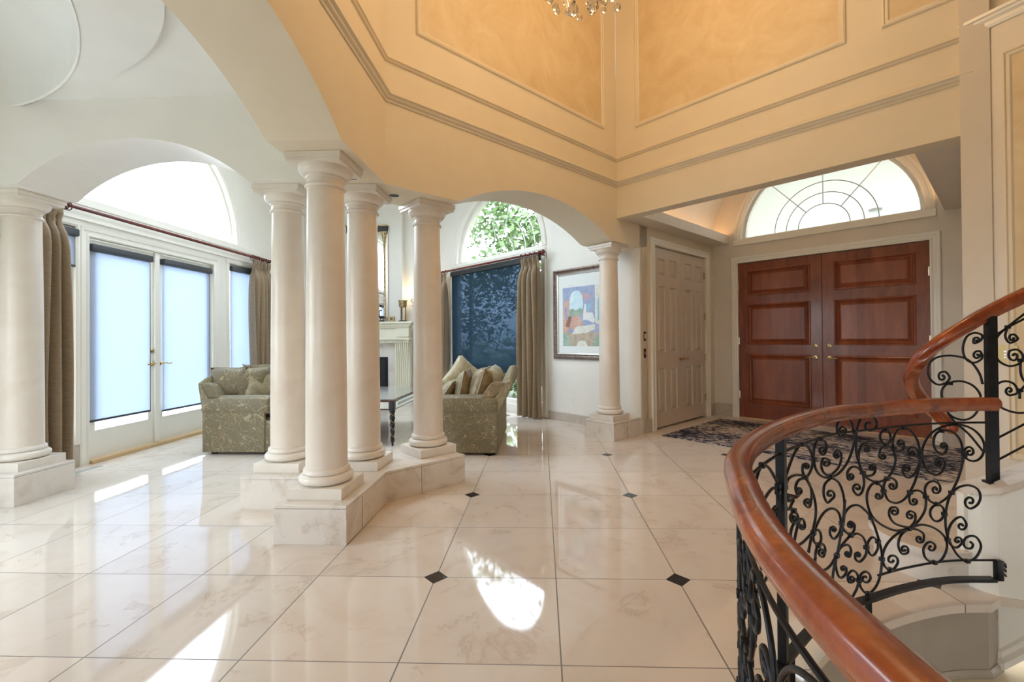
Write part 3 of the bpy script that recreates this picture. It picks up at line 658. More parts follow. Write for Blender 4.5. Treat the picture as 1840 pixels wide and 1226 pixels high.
# ------------------------------------------------------------------ columns
ZT = 2.367
def column(cx, cy, rot, label, zb=.232, top=ZT):
    t = thing('column', (cx, cy, zb), label, 'column', 'stone columns of the foyer arcade')
    fr = Frame((cx, cy), (math.cos(rot), math.sin(rot)), (-math.sin(rot), math.cos(rot)))
    h = .1725
    obj('base_block', B(fr).box(-h, h, -h, h, zb, zb+.068), 'column_trim', t, bevel=.003)
    zt = zb+.068
    tor = [(.165*0+.10, zt)]+[(.125+.04*math.cos(a), zt+.032+.032*math.sin(a)) for a in [math.pi*k/10-math.pi/2 for k in range(11)]]+[(.141, zt+.066), (.141, zt+.078)]+[(.128+.013*math.cos(a), zt+.078+.020*math.sin(a)) for a in (.0, .6, 1.1, 1.5)]
    obj('base_ring', B().lathe(cx, cy, tor, 48), 'column_trim', t, smooth=True)
    z0, z1 = zt+.09, top-.185; prof = []
    for k in range(25):
        u = k/24; r = .1255-.0155*(u**1.6); prof.append((r, z0+(z1-z0)*u))
    prof = [(.132, z0-.012), (.128, z0-.006)]+prof
    obj('shaft', B().lathe(cx, cy, prof, 64), 'column_stone', t, smooth=True)
    z = z1
    cap = [(.112, z-.004), (.121, z), (.125, z+.008), (.121, z+.016), (.113, z+.02), (.112, z+.05), (.120, z+.055), (.122, z+.064), (.120, z+.068)]+[(.120+.042*math.sin(a), z+.07+.052*(1-math.cos(a))) for a in [math.pi/2*k/8 for k in range(9)]]+[(.163, z+.129)]
    obj('capital', B().lathe(cx, cy, cap, 48), 'column_trim', t, smooth=True)
    obj('abacus', B(fr).box(-.168, .168, -.168, .168, z+.128, z+.150, .002).box(-h-.004, h+.004, -h-.004, h+.004, z+.150, top-.001, .003), 'column_trim', t)
    return t
R45 = math.radians(45)
column(-1.39, 2.89, 0, 'foremost stone column of the group, on front end of long plinth')
column(-1.955, 3.445, 0, 'stone column of the group nearest the sofa under the french doors')
column(-1.385, 3.485, 0, 'stone column of the group just right of and behind the foremost')
column(-.983, 3.903, R45, 'rightmost stone column of the group, in front of the right-hand sofa')
column(-4.085, 3.43, 0, 'stone column cut by the left picture edge beside the brown curtain')
column(.84, 5.62, R45, 'lone stone column between the framed painting and closet doors', .213, 2.346)
# recessed downlights in the soffit
for (x, y, lb) in ((-1.345, 3.19, 'black recessed spotlight in soffit just right of the foremost column'), (-1.17, 3.60, 'black recessed spotlight in soffit between the two right columns')):
    t = thing('recessed_spotlight', (x, y, ZT), lb, 'spotlight', 'recessed spotlights in the soffit')
    obj('trim_ring', B().lathe(x, y, [(.038, ZT-.001), (.052, ZT-.003), (.054, ZT+.0), (.040, ZT+.002)], 32, cap=False), 'white_paint', t, smooth=True)
    obj('lamp_well', B().lathe(x, y, [(.0395, ZT-.0015), (.03, ZT-.0015), (.001, ZT-.0015)], 32, cap=False), 'black', t)

# ------------------------------------------------------------------ guard rail with wrought scrolls
SCROLLS = [[[725,813],[737,815],[749,811],[755,800],[748,787],[728,778],[701,779],[679,792],[676,814],[698,836],[738,849],[780,838],[803,802],[813,758],[813,692],[800,646],[773,594],[741,564],[679,541],[615,547],[572,576],[548,620],[553,658],[576,688],[611,698],[647,690],[660,664],[658,652],[647,644],[633,641],[622,644],[618,650],[621,657],[628,660],[635,661],[640,658],[640,655]],[[746,695],[745,696],[746,699],[750,701],[755,701],[760,698],[760,694],[756,689],[748,686],[738,687],[731,693],[734,711],[754,723],[776,720],[795,694],[798,655],[788,614],[773,592],[740,576],[702,580],[688,601],[698,620],[714,622],[725,619],[729,612],[726,605],[718,601],[710,600],[704,603],[704,607],[707,610],[711,611]],[[613,774],[645,762],[653,740],[636,716],[611,707],[586,716],[579,739],[589,760],[613,774]],[[508,701],[508,698],[512,695],[519,695],[526,698],[530,705],[526,711],[516,716],[503,714],[492,706],[488,694],[498,672],[529,666],[556,681],[565,705],[558,732],[533,763],[493,772],[447,759],[409,722],[389,678],[381,625],[396,569],[420,515],[453,471],[493,438],[547,428],[602,449],[626,491],[629,523],[607,546],[572,546],[544,527],[542,504],[554,496],[570,495],[584,501],[590,509],[588,517],[579,520],[570,519],[564,515],[563,511],[566,508]],[[439,649],[441,652],[440,655],[436,657],[429,656],[424,652],[423,646],[427,641],[437,639],[448,642],[456,650],[459,669],[439,679],[410,670],[391,640],[392,602],[412,561],[452,537],[484,547],[500,574],[493,594],[473,599],[459,591],[455,581],[459,572],[469,568],[479,570],[486,575],[487,581],[483,585],[478,586],[473,584]],[[237,671],[237,667],[241,664],[247,664],[252,668],[255,674],[251,681],[242,685],[231,683],[223,675],[221,663],[233,637],[261,636],[291,662],[299,696],[286,729],[253,745],[214,745],[177,729],[148,690],[139,632],[145,574],[163,517],[184,474],[203,443],[237,414],[284,397],[326,414],[352,447],[355,480],[334,502],[300,506],[270,490],[262,466],[270,453],[284,448],[299,451],[307,460],[308,469],[302,475],[293,477],[286,473],[283,469],[285,465]],[[273,592],[271,595],[266,596],[261,594],[256,589],[257,583],[264,578],[274,577],[284,582],[289,592],[286,604],[268,615],[242,606],[234,582],[251,549],[287,535],[329,552],[360,590],[372,634],[362,680],[326,726],[277,754],[219,769],[167,773],[122,765],[80,743],[47,704],[36,661],[51,617],[82,596],[115,603],[133,627],[129,652],[112,664],[97,659],[90,648],[90,635],[98,627],[107,625],[115,629],[118,636],[116,643],[111,646],[107,645]],[[109,394],[103,392],[97,396],[94,404],[97,414],[107,420],[120,418],[130,407],[132,391],[123,375],[103,367],[71,389],[59,426],[74,463],[116,479],[168,467],[209,428],[231,360],[235,285],[218,219],[173,143],[126,114],[84,133],[60,184],[78,226],[104,235],[128,228],[141,210],[141,190],[129,177],[114,174],[102,180],[98,191],[101,200],[107,204]],[[281,393],[320,376],[324,344],[298,316],[266,316],[243,342],[248,375],[281,393]],[[146,286],[147,290],[152,293],[159,292],[165,286],[165,277],[158,269],[147,266],[135,271],[128,284],[130,300],[151,326],[185,315],[214,279],[225,229],[205,192],[177,180],[153,198],[151,212],[157,224],[168,228],[178,226],[184,219],[184,211],[179,206],[173,205],[168,207],[167,211]],[[464,298],[404,325],[360,370],[352,425],[382,464],[430,471],[458,449],[453,417],[438,408],[423,407],[412,412],[410,421],[414,428],[423,432],[431,432],[435,428],[435,423],[432,421]],[[464,298],[552,301],[646,340],[714,390],[745,446],[748,499],[717,534],[676,533],[643,511],[641,476],[649,466],[663,463],[678,466],[687,473],[687,481],[682,486],[673,486],[666,483],[663,479],[664,476]],[[464,298],[552,281],[621,243],[647,195],[630,148],[582,123],[548,142],[540,159],[549,177],[569,188],[589,190],[603,184],[605,173],[597,164],[585,160],[576,161],[572,165]],[[464,298],[386,307],[301,282],[242,235],[229,183],[258,130],[304,116],[358,145],[372,188],[350,215],[327,218],[308,210],[298,197],[300,185],[311,178],[323,178],[333,183],[336,191],[333,196],[327,198]],[[464,298],[515,276],[536,234],[515,190],[479,185],[471,196],[474,209],[486,218],[500,220],[510,216],[513,209],[509,202],[502,199],[495,199],[492,202]],[[464,298],[411,287],[370,262],[371,230],[386,224],[402,226],[412,234],[415,243],[410,250],[401,252],[393,250],[388,245],[389,240],[392,238]],[[486,308],[558,335],[595,376],[587,408],[549,408],[537,397],[535,385],[544,377],[557,376],[569,380],[575,387],[574,393],[567,396],[560,396],[556,393]],[[464,298],[425,327],[422,363],[450,378],[467,375],[475,365],[473,354],[463,347],[452,345],[443,348],[440,354],[443,359],[449,362],[454,362]],[[912,383],[891,428],[855,453],[811,454],[774,434],[729,392],[695,333],[665,260],[650,198],[665,115],[701,68],[752,51],[790,79],[806,115],[795,144],[767,152],[743,139],[733,122],[739,109],[754,103],[771,107],[782,115],[785,124],[780,130],[771,131],[764,128]],[[716,297],[743,284],[752,257],[732,222],[705,217],[679,244],[686,277],[716,297]],[[847,57],[821,87],[810,120],[820,153],[848,171],[876,156],[874,128],[859,121],[845,122],[838,128],[839,136],[846,142],[854,145],[861,143],[863,139],[862,135],[858,133]],[[912,383],[896,354],[854,328],[813,328],[776,305],[758,267],[762,227],[797,202],[825,215],[829,238],[822,243],[811,244],[803,240],[799,234],[800,229],[805,226],[811,227],[815,230],[816,233],[814,235]],[[854,328],[833,347],[831,371],[850,386],[864,385],[871,378],[870,370],[862,364],[853,362],[846,363],[844,368],[846,372],[850,374],[854,374]],[[955,258],[961,216],[942,168],[917,154],[890,166],[886,187],[893,195],[904,200],[914,200],[920,197],[919,191],[914,186],[908,185],[903,185],[902,188],[903,190]],[[947,258],[929,282],[897,291],[868,284],[854,260],[862,237],[876,237],[887,243],[892,250],[890,256],[883,258],[876,257],[871,254],[869,250],[871,248],[875,247]],[[955,256],[918,291],[854,328]],[[890,484],[898,433],[912,374],[943,276],[967,230],[981,191],[989,151],[994,118]],[[1159,406],[1089,450],[1032,467],[981,465],[939,444],[919,402],[927,355],[968,333],[1000,356],[1000,383],[987,386],[972,384],[962,378],[958,372],[961,367],[968,366],[976,368],[981,372],[981,375],[978,376]],[[1154,405],[1158,374],[1117,344],[1087,354],[1089,384],[1115,406],[1154,405]],[[1117,344],[1069,335],[1046,306],[1065,282],[1092,292],[1108,305],[1108,314],[1096,318],[1080,315],[1066,309],[1060,302],[1062,298],[1070,297],[1077,300]],[[1117,344],[1140,320],[1145,289],[1154,251]],[[955,256],[1004,227],[1058,223],[1125,242],[1163,278],[1143,300]],[[1446,626],[1443,673],[1401,716],[1338,761],[1266,782],[1206,763],[1162,720],[1163,679],[1194,653],[1230,646],[1259,673],[1257,696],[1240,699],[1220,697],[1205,691],[1199,684],[1203,679],[1213,678],[1224,680],[1231,684],[1232,687],[1228,689]],[[1441,650],[1402,675],[1341,675],[1270,660],[1230,643],[1180,594],[1172,556],[1193,520],[1221,527],[1241,540],[1245,551],[1233,556],[1214,554],[1196,548],[1187,541],[1188,536],[1197,534],[1207,536],[1213,540]],[[1230,643],[1171,584],[1138,528],[1132,477],[1156,426],[1182,389],[1209,345]],[[1235,645],[1306,647],[1334,627],[1318,596],[1292,593],[1277,596],[1276,604],[1286,612],[1302,617],[1315,618],[1321,615],[1319,610],[1312,607],[1305,605]],[[1438,650],[1447,619],[1436,583],[1406,561],[1373,575],[1358,581],[1362,592],[1378,601],[1399,607],[1415,607],[1420,603],[1415,597],[1405,592],[1395,590],[1390,591]],[[1081,780],[1031,754],[1027,722],[1050,706],[1075,714],[1088,725],[1086,734],[1074,738],[1057,737],[1045,732],[1040,726],[1044,722],[1051,721],[1059,722]],[[1081,780],[1125,767],[1146,734],[1143,684],[1110,641],[1053,612],[992,602],[930,608],[875,645],[842,694],[825,746],[828,790],[846,831],[877,849],[914,843],[938,817],[933,786],[912,767],[885,775],[877,786],[880,798],[892,806],[906,807],[916,804],[920,797],[916,791],[908,788],[902,788],[898,791]],[[992,602],[1052,631],[1075,664],[1060,689],[1033,688],[1010,678],[1001,667],[1004,658],[1018,655],[1034,657],[1046,663],[1049,669],[1044,673],[1036,673],[1029,671]],[[992,608],[937,630],[911,666],[914,697],[939,711],[959,700],[964,692],[959,684],[949,678],[937,678],[931,681],[929,686],[933,690],[939,692],[944,691],[946,689]],[[988,597],[1045,579],[1055,539],[1024,499],[986,505],[968,512],[965,524],[975,536],[994,543],[1010,543],[1020,538],[1018,531],[1009,525],[1000,523],[994,524]],[[983,598],[931,569],[901,517],[892,459],[896,411],[915,341]],[[778,595],[806,620],[843,626],[871,605],[867,576],[851,572],[839,575],[834,582],[836,589],[843,594],[852,595],[858,593],[859,589],[857,585],[853,584]],[[772,590],[767,545],[783,507],[808,498],[830,516],[836,530],[831,541],[818,546],[805,544],[796,537],[794,530],[799,524],[806,523],[812,525],[815,529]],[[1355,544],[1392,531],[1377,507],[1352,500],[1334,500],[1328,506],[1335,513],[1348,520],[1362,523],[1370,521],[1371,518],[1365,514],[1358,511]],[[1355,544],[1315,515],[1317,481],[1338,450],[1360,417]],[[1307,470],[1296,493],[1260,485],[1246,462],[1245,453],[1255,449],[1272,451],[1287,457],[1295,464],[1294,468],[1286,469],[1277,467],[1270,464],[1269,461]],[[1181,406],[1279,397],[1340,411],[1389,456],[1367,491],[1296,494]]]
UPL, UPR = [[[[50,1178],[49,1175],[46,1174],[42,1176],[40,1181],[41,1187],[45,1193],[52,1193],[58,1188],[60,1177],[57,1165],[34,1179],[29,1205],[57,1216],[85,1197],[99,1147],[95,1103],[78,1076],[52,1072],[30,1094],[35,1123],[46,1127],[55,1122],[60,1111],[59,1100],[54,1094],[48,1093],[43,1097],[42,1103],[43,1108],[46,1110]],[[30,971],[39,1015],[65,1067],[98,1094],[152,1104],[201,1092],[229,1055],[231,999],[202,959],[167,965],[150,993],[163,1020],[177,1022],[188,1015],[192,1002],[190,989],[184,982],[176,983],[171,988],[170,996],[172,1001],[176,1003]],[[128,831],[155,829],[172,855],[182,901],[178,937],[154,966],[113,978],[73,964],[47,934],[37,899],[45,846],[68,804],[102,786],[142,799],[166,829]],[[169,837],[135,776],[82,718],[34,643]]],[[[148,1320],[130,1303],[72,1248],[30,1200],[15,1148],[28,1086],[69,1056],[111,1069],[124,1104],[105,1133],[77,1130],[70,1113],[72,1096],[81,1085],[92,1084],[100,1091],[102,1102],[100,1110],[94,1114],[89,1113],[87,1108]],[[68,1243],[58,1200],[74,1167],[104,1182],[101,1197],[93,1206],[83,1207],[76,1200],[74,1191],[77,1183],[82,1179],[87,1181],[90,1185],[89,1189]],[[175,1311],[130,1281],[79,1248],[9,1196]],[[5,919],[20,963],[55,983],[89,969],[102,931],[81,917],[69,916],[60,924],[57,936],[61,946],[67,951],[74,950],[78,945],[78,938],[76,934],[72,933]],[[5,919],[25,867],[74,838],[124,834],[182,856],[210,925],[184,976],[144,975],[113,939],[109,905]],[[114,1082],[114,1026],[126,987],[157,958],[191,976]]]]
RL = [0]
for p, q in zip(RAIL, RAIL[1:]): RL.append(RL[-1]+(q-p).length)
def rail_pt(s, z, off=0):
    p = rail_pt0(s, z, off); c = Vector((0, 0, 1.205)); return c+(p-c)*KR     # rail sits just inside the floor edge
def rail_pt0(s, z, off=0):
    if s <= 0: t = (RAIL[1]-RAIL[0]).normalized(); return RAIL[0]+t*s+Vector((-t.y, t.x, 0))*off+Vector((0, 0, z))
    for i in range(len(RL)-1):
        if RL[i+1] >= s: break
    u = (s-RL[i])/(RL[i+1]-RL[i]); t = (RAIL[i+1]-RAIL[i]).normalized()
    return RAIL[i].lerp(RAIL[i+1], u)+Vector((-t.y, t.x, 0))*off+Vector((0, 0, z))
def rail_prof(w=.033, h=.032):
    base = [(-.55, -1), (.55, -1), (.62, -.55), (.95, -.35), (1.0, 0), (.93, .45), (.70, .78), (.35, .96), (0, 1), (-.35, .96), (-.70, .78), (-.93, .45), (-1.0, 0), (-.95, -.35), (-.62, -.55)]
    return [(x*w, y*h) for x, y in base]
gr = thing('guard_railing', (.89, 1.70, 0), 'curved black scrollwork railing with glossy wooden handrail guarding the stairwell', 'railing')
UPZ = Vector((0, 0, 1))
hr = [rail_pt(s, .872) for s in [-.02+.035*k for k in range(108)]]
obj('handrail', B().tube(hr, .03, prof=rail_prof(.031, .030), up=UPZ), 'rail_wood', gr, smooth=75)
obj('top_rod', B().tube([rail_pt(.03+.03*k, .782) for k in range(110)], .005, 8), 'iron', gr, smooth=True)
obj('lower_rod', B().tube([rail_pt(-.01+.03*k, .118) for k in range(24)], .005, 8), 'iron', gr, smooth=True)
fb = B(); fb.tube([rail_pt(.0+.03*k, .026) for k in range(112)], .01, prof=[(-.017, -.007), (.017, -.007), (.017, .007), (-.017, .007)], up=UPZ)
obj('bottom_bar', fb, 'iron', gr)
def post(s, z0=-.075, z1=.845, w=.014, name='post'): 
    p = rail_pt(s, 0); z0, z1 = rail_pt(s, z0).z, rail_pt(s, z1).z; t = (rail_pt(s+.01, 0)-rail_pt(s-.01, 0)).normalized(); fr = Frame((p.x, p.y), (t.x, t.y), (-t.y, t.x))
    obj(name, B(fr).box(-w, w, -w, w, max(0, z0), z1, .002), 'iron', gr)
for s in (1.478, 2.95): post(s)
lb = B(); e0 = rail_pt(-.015, .03); e1 = rail_pt(-.015, .12)
lb.box(e0.x-.008, e0.x+.022, e0.y-.012, e0.y+.012, e0.z-.008, e1.z-.002, .004)
for k in range(3): lb.tube([Vector((e0.x+.015, e0.y, e1.z-.012-.024*k)), Vector((e0.x+.034, e0.y, e1.z-.020-.024*k)), Vector((e0.x+.040, e0.y, e1.z-.036-.02*k))], .010, 7, taper=lambda u: 1-.65*u)
obj('end_bracket', lb, 'iron', gr, smooth=True)
for s in (.75, 1.40, 2.2, 2.8): 
    p = rail_pt(s, .02); obj('foot', B().box(p.x-.009, p.x+.009, p.y-.009, p.y+.009, 0, p.z), 'iron', gr)
def scroll_mesh(pts, fn, r=.0050):
    q = [Vector((a/1000, c/1000, 0)) for a, c in pts]
    closed = (q[0]-q[-1]).length < 1e-4
    if closed: q = q[:-1]
    q = crom(q, 4, closed); b = B(); 
    P_ = [fn(p.x, p.y) for p in q]
    b.tube(P_, r, 7, closed=closed, taper=None if closed else (lambda u: 1))
    if not closed: # little hammered eyes at the curled ends
        for e_, e2 in ((P_[0], P_[6]), (P_[-1], P_[-7])): b.bm.verts.index_update(); b.ell((e_.x, e_.y, e_.z), (r*1.2,)*3, 8, 6)
    return b
def collar_pts(strokes):
    pts = [(p[0]/1000, p[1]/1000) for st in strokes for p in (st[0], st[-1])]
    return pts
for st in SCROLLS:
    obj('scroll', scroll_mesh(st, rail_pt), 'iron', gr, smooth='all')
for st in SCROLLS:
    if max(p[0] for p in st) > 1440 and min(p[0] for p in st) < 900: pass
    obj('scroll', scroll_mesh([(2956-p[0], p[1]) for p in st], rail_pt), 'iron', gr, smooth='all')
def collars(lst, fn, parent, mirror=None, r=.0085):
    for s, z in lst:
        for ss in ([s] if mirror is None else [s, mirror-s]):
            b = B(); a = fn(ss, z); c = fn(ss+.004, z); t = (c-a).normalized(); fr = Frame((a.x, a.y), (t.x, t.y), (-t.y, t.x)); b.f = fr; b.box(-r, r, -r, r, a.z-r, a.z+r, .002); b.f = WORLD; obj('collar', b, 'iron', parent)
COLLARS = [[773,594],[679,538],[607,548],[613,774],[611,705],[493,773],[556,681],[453,467],[381,625],[251,746],[164,774],[133,627],[200,445],[351,435],[284,396],[241,345],[633,494],[721,384],[464,298],[225,220],[126,114],[304,118],[593,127],[678,271],[652,187],[912,390],[854,328],[951,257],[808,120],[758,258],[1159,406],[1112,342],[749,50],[1266,783],[1232,645],[1081,778],[992,606],[1147,701],[1441,652],[822,781],[1355,544],[1443,673]]
collars([(a/1000, c/1000) for a, c in COLLARS], rail_pt, gr, 2.956)

# ------------------------------------------------------------------ stair going up
ST_IN = [(2.048, 2.264), (2.066, 2.215), (2.10, 2.172), (2.18, 2.142), (2.45, 2.075), (2.72, 1.96), (3.0, 1.75), (3.2, 1.45)]
ST_OUT = [(2.056, 2.300), (2.085, 2.300), (2.13, 2.280), (2.205, 2.250), (2.485, 2.180), (2.77, 2.058), (3.085, 1.83), (3.30, 1.50)]
def stz(x, y): 
    s = max(0, x-2.05) if x < 3.0 else .95+(1.9-y)*.9
    return s
sb = B(); n = len(ST_IN); cols = []
for i in range(n):
    s = stz(*ST_IN[i]); zt = .442+.58*s; zb = max(-.36+1.02*s, -.36); cols.append([sb.v(*ST_IN[i], zb), sb.v(*ST_IN[i], zt), sb.v(*ST_OUT[i], zt), sb.v(*ST_OUT[i], zb)])
for a, c in zip(cols, cols[1:]):
    for k in range(4): sb.bm.faces.new((a[k], a[(k+1) % 4], c[(k+1) % 4], c[k]))
sb.bm.faces.new(cols[0][::-1]); sb.bm.faces.new(cols[-1]); struct('wall_stair_stringer', sb, 'white_paint')
def runstrip(name, z_off, prof, material='white_paint', lo=False):
    b = B(); prev = None
    for i in range(n):
        s = stz(*ST_IN[i]); z = (.442+.58*s) if not lo else max(-.36+1.02*s, -.36)
        a, c = Vector((*ST_IN[i], 0)), Vector((*ST_OUT[i], 0)); o = (a-c).normalized()
        ring = [b.bm.verts.new(a+o*d+Vector((0, 0, z+z_off+h))) if d > -.05 else b.bm.verts.new(c-o*(-d-.1)+Vector((0, 0, z+z_off+h))) for d, h in prof]
        if prev:
            for k in range(len(ring)): b.bm.faces.new((prev[k], prev[(k+1) % len(ring)], ring[(k+1) % len(ring)], ring[k]))
        else: first = ring
        prev = ring
    b.bm.faces.new(first[::-1]); b.bm.faces.new(prev); struct(name, b, material)
runstrip('trim_13', 0, [(.022, 0), (.03, .012), (.022, .035), (-.122, .035), (-.13, .012), (-.122, 0)], 'plinth_marble')
runstrip('trim_14', 0, [(0, -.055), (.012, -.05), (.012, -.012), (.018, 0), (0, 0)])
runstrip('trim_15', 0, [(0, .07), (.012, .06), (.014, .035), (.03, .02), (.03, -.01), (.014, -.02), (0, -.02)], lo=True)
struct('trim_16', B().box(2.030, 2.050, 2.262, 2.30, .165, .44, .002), 'white_paint')
stair = thing('staircase', (2.3, 2.7, 0), None, None, kind='structure')
def step(poly, z0, z1, nm):
    struct('riser', B().prism([poly], z0, z1-.03), 'plinth_marble', stair)
    cx = sum(p[0] for p in poly)/len(poly); cy = sum(p[1] for p in poly)/len(poly)
    P_ = [Vector(p) for p in poly]; out = []
    for i, p in enumerate(P_):
        d = (P_[(i+1) % len(P_)]-P_[i-1]).normalized(); out.append((p.x-d.y*-.022, p.y+d.x*-.022) if i < nm else (p.x, p.y))
    struct('tread', B().prism([out], z1-.03, z1), 'plinth_marble', stair, bevel=.008)
bull = [tuple(p)[:2] for p in crom([(2.05, 2.262, 0), (1.93, 2.268, 0), (1.86, 2.31, 0), (1.82, 2.41, 0), (1.83, 2.53, 0), (1.90, 2.68, 0), (2.2, 2.93, 0), (2.93, 3.30, 0)], 5)][::-1]
step(bull+[(2.06, 2.34), (2.3, 2.31), (2.6, 2.22), (2.9, 2.5), (3.1, 3.02), (2.99, 3.28)], 0, .165, len(bull))
def pol(a, r): return (2.0+r*math.cos(math.radians(a)), .6+r*math.sin(math.radians(a)))
for k, (a, c, d, e_) in enumerate((((2.20, 2.32), (3.08, 3.10), (3.30, 2.62), (2.50, 2.245)), ((2.46, 2.26), (3.27, 2.68), (3.46, 2.15), (2.76, 2.15)), ((2.72, 2.17), (3.44, 2.22), (3.60, 1.6), (3.0, 2.0)))):
    step([c, a, e_, d], .165, .165*(k+2), 2)
for k in range(11):
    a0 = 38-k*13; a1 = a0-13.5; z = .165*(k+5); ro = 1.80
    step([pol(a0, ro), pol(a0, 1.35 if k > 1 else 1.62), pol(a1, 1.35), pol(a1, ro)], max(.0, z-.42), z, 2)
# its handrail and balustrade
K2 = .98; EYE = Vector((0, 0, 1.205))
def k2(p): return EYE+(Vector(p)-EYE)*K2
sr = thing('stair_railing', (2.175, 2.272, .5), 'black scroll railing and wooden handrail curling down at foot of the rising stair', 'railing')
hp = crom([(3.3, 1.60, 2.15), (3.0, 1.86, 1.90), (2.75, 2.04, 1.70), (2.47, 2.17, 1.50), (2.30, 2.235, 1.395), (2.175, 2.275, 1.318), (2.07, 2.315, 1.235), (1.995, 2.365, 1.155), (1.962, 2.43, 1.07), (1.985, 2.505, .975), (2.06, 2.56, .885), (2.15, 2.575, .80), (2.225, 2.555, .715)], 10)
hp = [k2(p) for p in hp]; ke = k2((2.230, 2.553, .705))
obj('handrail', B().tube(hp, .03, prof=rail_prof(.032, .032), up=Vector((.12, -.1, 1)).normalized()).ell(tuple(ke), (.034, .034, .038), 14, 8), 'rail_wood', sr, smooth=75)
fr = Frame((2.175, 2.272), (-.85, .43), (-.43, -.85))
obj('post', B(Frame((2.134, 2.227), (1, -.25), (.25, 1))).box(-.018, .018, -.018, .018, .48, 1.295, .002), 'iron', sr)
obj('post_shoe', B(Frame((2.134, 2.227), (1, -.25), (.25, 1))).box(-.028, .028, -.028, .028, .49, .512, .002), 'iron', sr)
uL = Vector((2.0-2.175, 2.36-2.272, 0)).normalized(); uR = Vector((.275, -.072, 0)).normalized()
fL = lambda s, z: k2(Vector((2.175, 2.272, z))+uL*s)
fRr = lambda s, z: k2(Vector((2.175, 2.272, z))+uR*s)
for st in UPL: obj('scroll', scroll_mesh(st, fL), 'iron', sr, smooth='all')
for st in UPR: obj('scroll', scroll_mesh(st, fRr), 'iron', sr, smooth='all')
for st in UPR: obj('scroll', scroll_mesh([(p[0]+240, p[1]+170) for p in st], fRr), 'iron', sr, smooth='all')
for z0, z1 in ((.695, .778), (.590, .675)): obj('sloping_rod', B().tube([fRr(.005, z0), fRr(.122, z1), fRr(.45, z1+.24)], .005, 8), 'iron', sr, smooth=True)
collars([(.035, 1.105), (.148, .965)], fL, sr); collars([(.068, 1.243), (.114, 1.083), (.111, .94)], fRr, sr)
# ------------------------------------------------------------------ curtains and rods
def curtain(fr, s0, s1, d, z0, z1, folds, label, flare=1.12, pin=.13):
    t = thing('silk_curtain', tuple(fr((s0+s1)/2, d, z0)), label, 'curtain', 'pinch-pleated silk curtains')
    w = s1-s0; nu = folds*16
    def fn(u, v):                     # v=0 bottom, 1 top
        zz = z0+(z1-z0)*v; h = (z1-zz)
        k = max(0, min(1, (h-.02)/.22)); ph = u*folds*2*math.pi
        amp = .022+.030*min(1, h/.35)
        gath = 1 if h > .4 else .86+.14*h/.4
        pinch = math.exp(-((h-pin)/.06)**2)
        x = (u-.5)*w*(flare*(h/(z1-z0))+1*(1-h/(z1-z0)))*gath+(s0+s1)/2
        x += .012*math.sin(ph*2+1)*k+.010*math.sin(u*7+v*5)*k
        y = d+amp*math.cos(ph)*(1-.75*pinch)+.012*math.sin(u*11+zz*2.3)*k+.5*amp*max(0, math.cos(ph))**3*(1-pinch)
        return fr(x, y, zz)
    obj('drape', B().grid(fn, nu, 40), 'curtain_silk', t, smooth='all', thick=.004)
    pb = B()
    for i in range(folds):
        u = i/folds; 
        for off in (-.010, 0, .010):
            p = [fn(min(1, max(0, u)), 1-hh/(z1-z0)) for hh in (0, .05, .10, .14)]
            q = [pp+fr.n*(.012 if j in (0, 1) else .006)+fr.u*(off*(1.4, 1.0, .5, .1)[j]) for j, pp in enumerate(p)]
            pb.tube(q, .0055, 6)
    obj('pinch_pleats', pb, 'curtain_silk', t, smooth=True)
    return t
def rod(fr, s0, s1, d, z, rings, label, f0=True, f1=True):
    t = thing('curtain_rod', tuple(fr(s0, d, z)), label, 'curtain rod', 'curtain rods')
    obj('pole', B(fr).tube([(s0, d, z), (s1, d, z)], .019, 20), 'rod_wood', t, smooth=True)
    for on, s, sg in ((f0, s0, -1), (f1, s1, 1)):
        if not on: continue
        fb = B(fr); fb.ell((s+sg*.055, d, z), (.036, .036, .036), 20, 12); fb.tube([(s, d, z), (s+sg*.012, d, z)], .027, 16).tube([(s+sg*.012, d, z), (s+sg*.03, d, z)], .016, 16)
        obj('finial', fb, 'rod_wood', t, smooth=True)
    for s in rings:
        obj('ring', B(fr).tube([fr(s, d+.034*math.cos(a), z-.012+.036*math.sin(a)) for a in [2*math.pi*k/18 for k in range(18)]], .005, 8, closed=True), 'rod_wood', t, smooth=True)
    for s in ((s0*.985+s1*.015), (s0*.03+s1*.97)): obj('bracket', B(fr).box(s-.012, s+.012, .0, d, z-.03, z-.012).box(s-.02, s+.02, .0, .012, z-.06, z+.03), 'rod_wood', t)
curtain(FF, 3.70, 3.97, .13, .012, 2.43, 3, 'brown silk curtain at left edge of the french doors beside a stone column')
curtain(FF, 6.66, 7.14, .13, .012, 2.43, 5, 'brown silk curtain at right end of the french doors above the sofa')
curtain(FW, 1.60, 2.03, .15, .012, 2.44, 4, 'greenish brown silk curtain right of the blue-shaded window by the painting')
curtain(FW, 4.10, 4.44, .15, .012, 2.44, 3, 'brown silk curtain left of the blue-shaded window, partly behind a column')
rod(FF, 3.93, 7.22, .13, 2.475, [3.985, 4.0, 4.03]+[6.70+.055*k for k in range(9)], 'dark red wooden curtain rod over the french doors', False)
rod(FW, 1.60, 4.50, .15, 2.49, [1.62, 1.72, 1.82, 1.92, 2.02, 4.14, 4.24, 4.36], 'dark red wooden curtain rod with ball finial over the blue-shaded window')
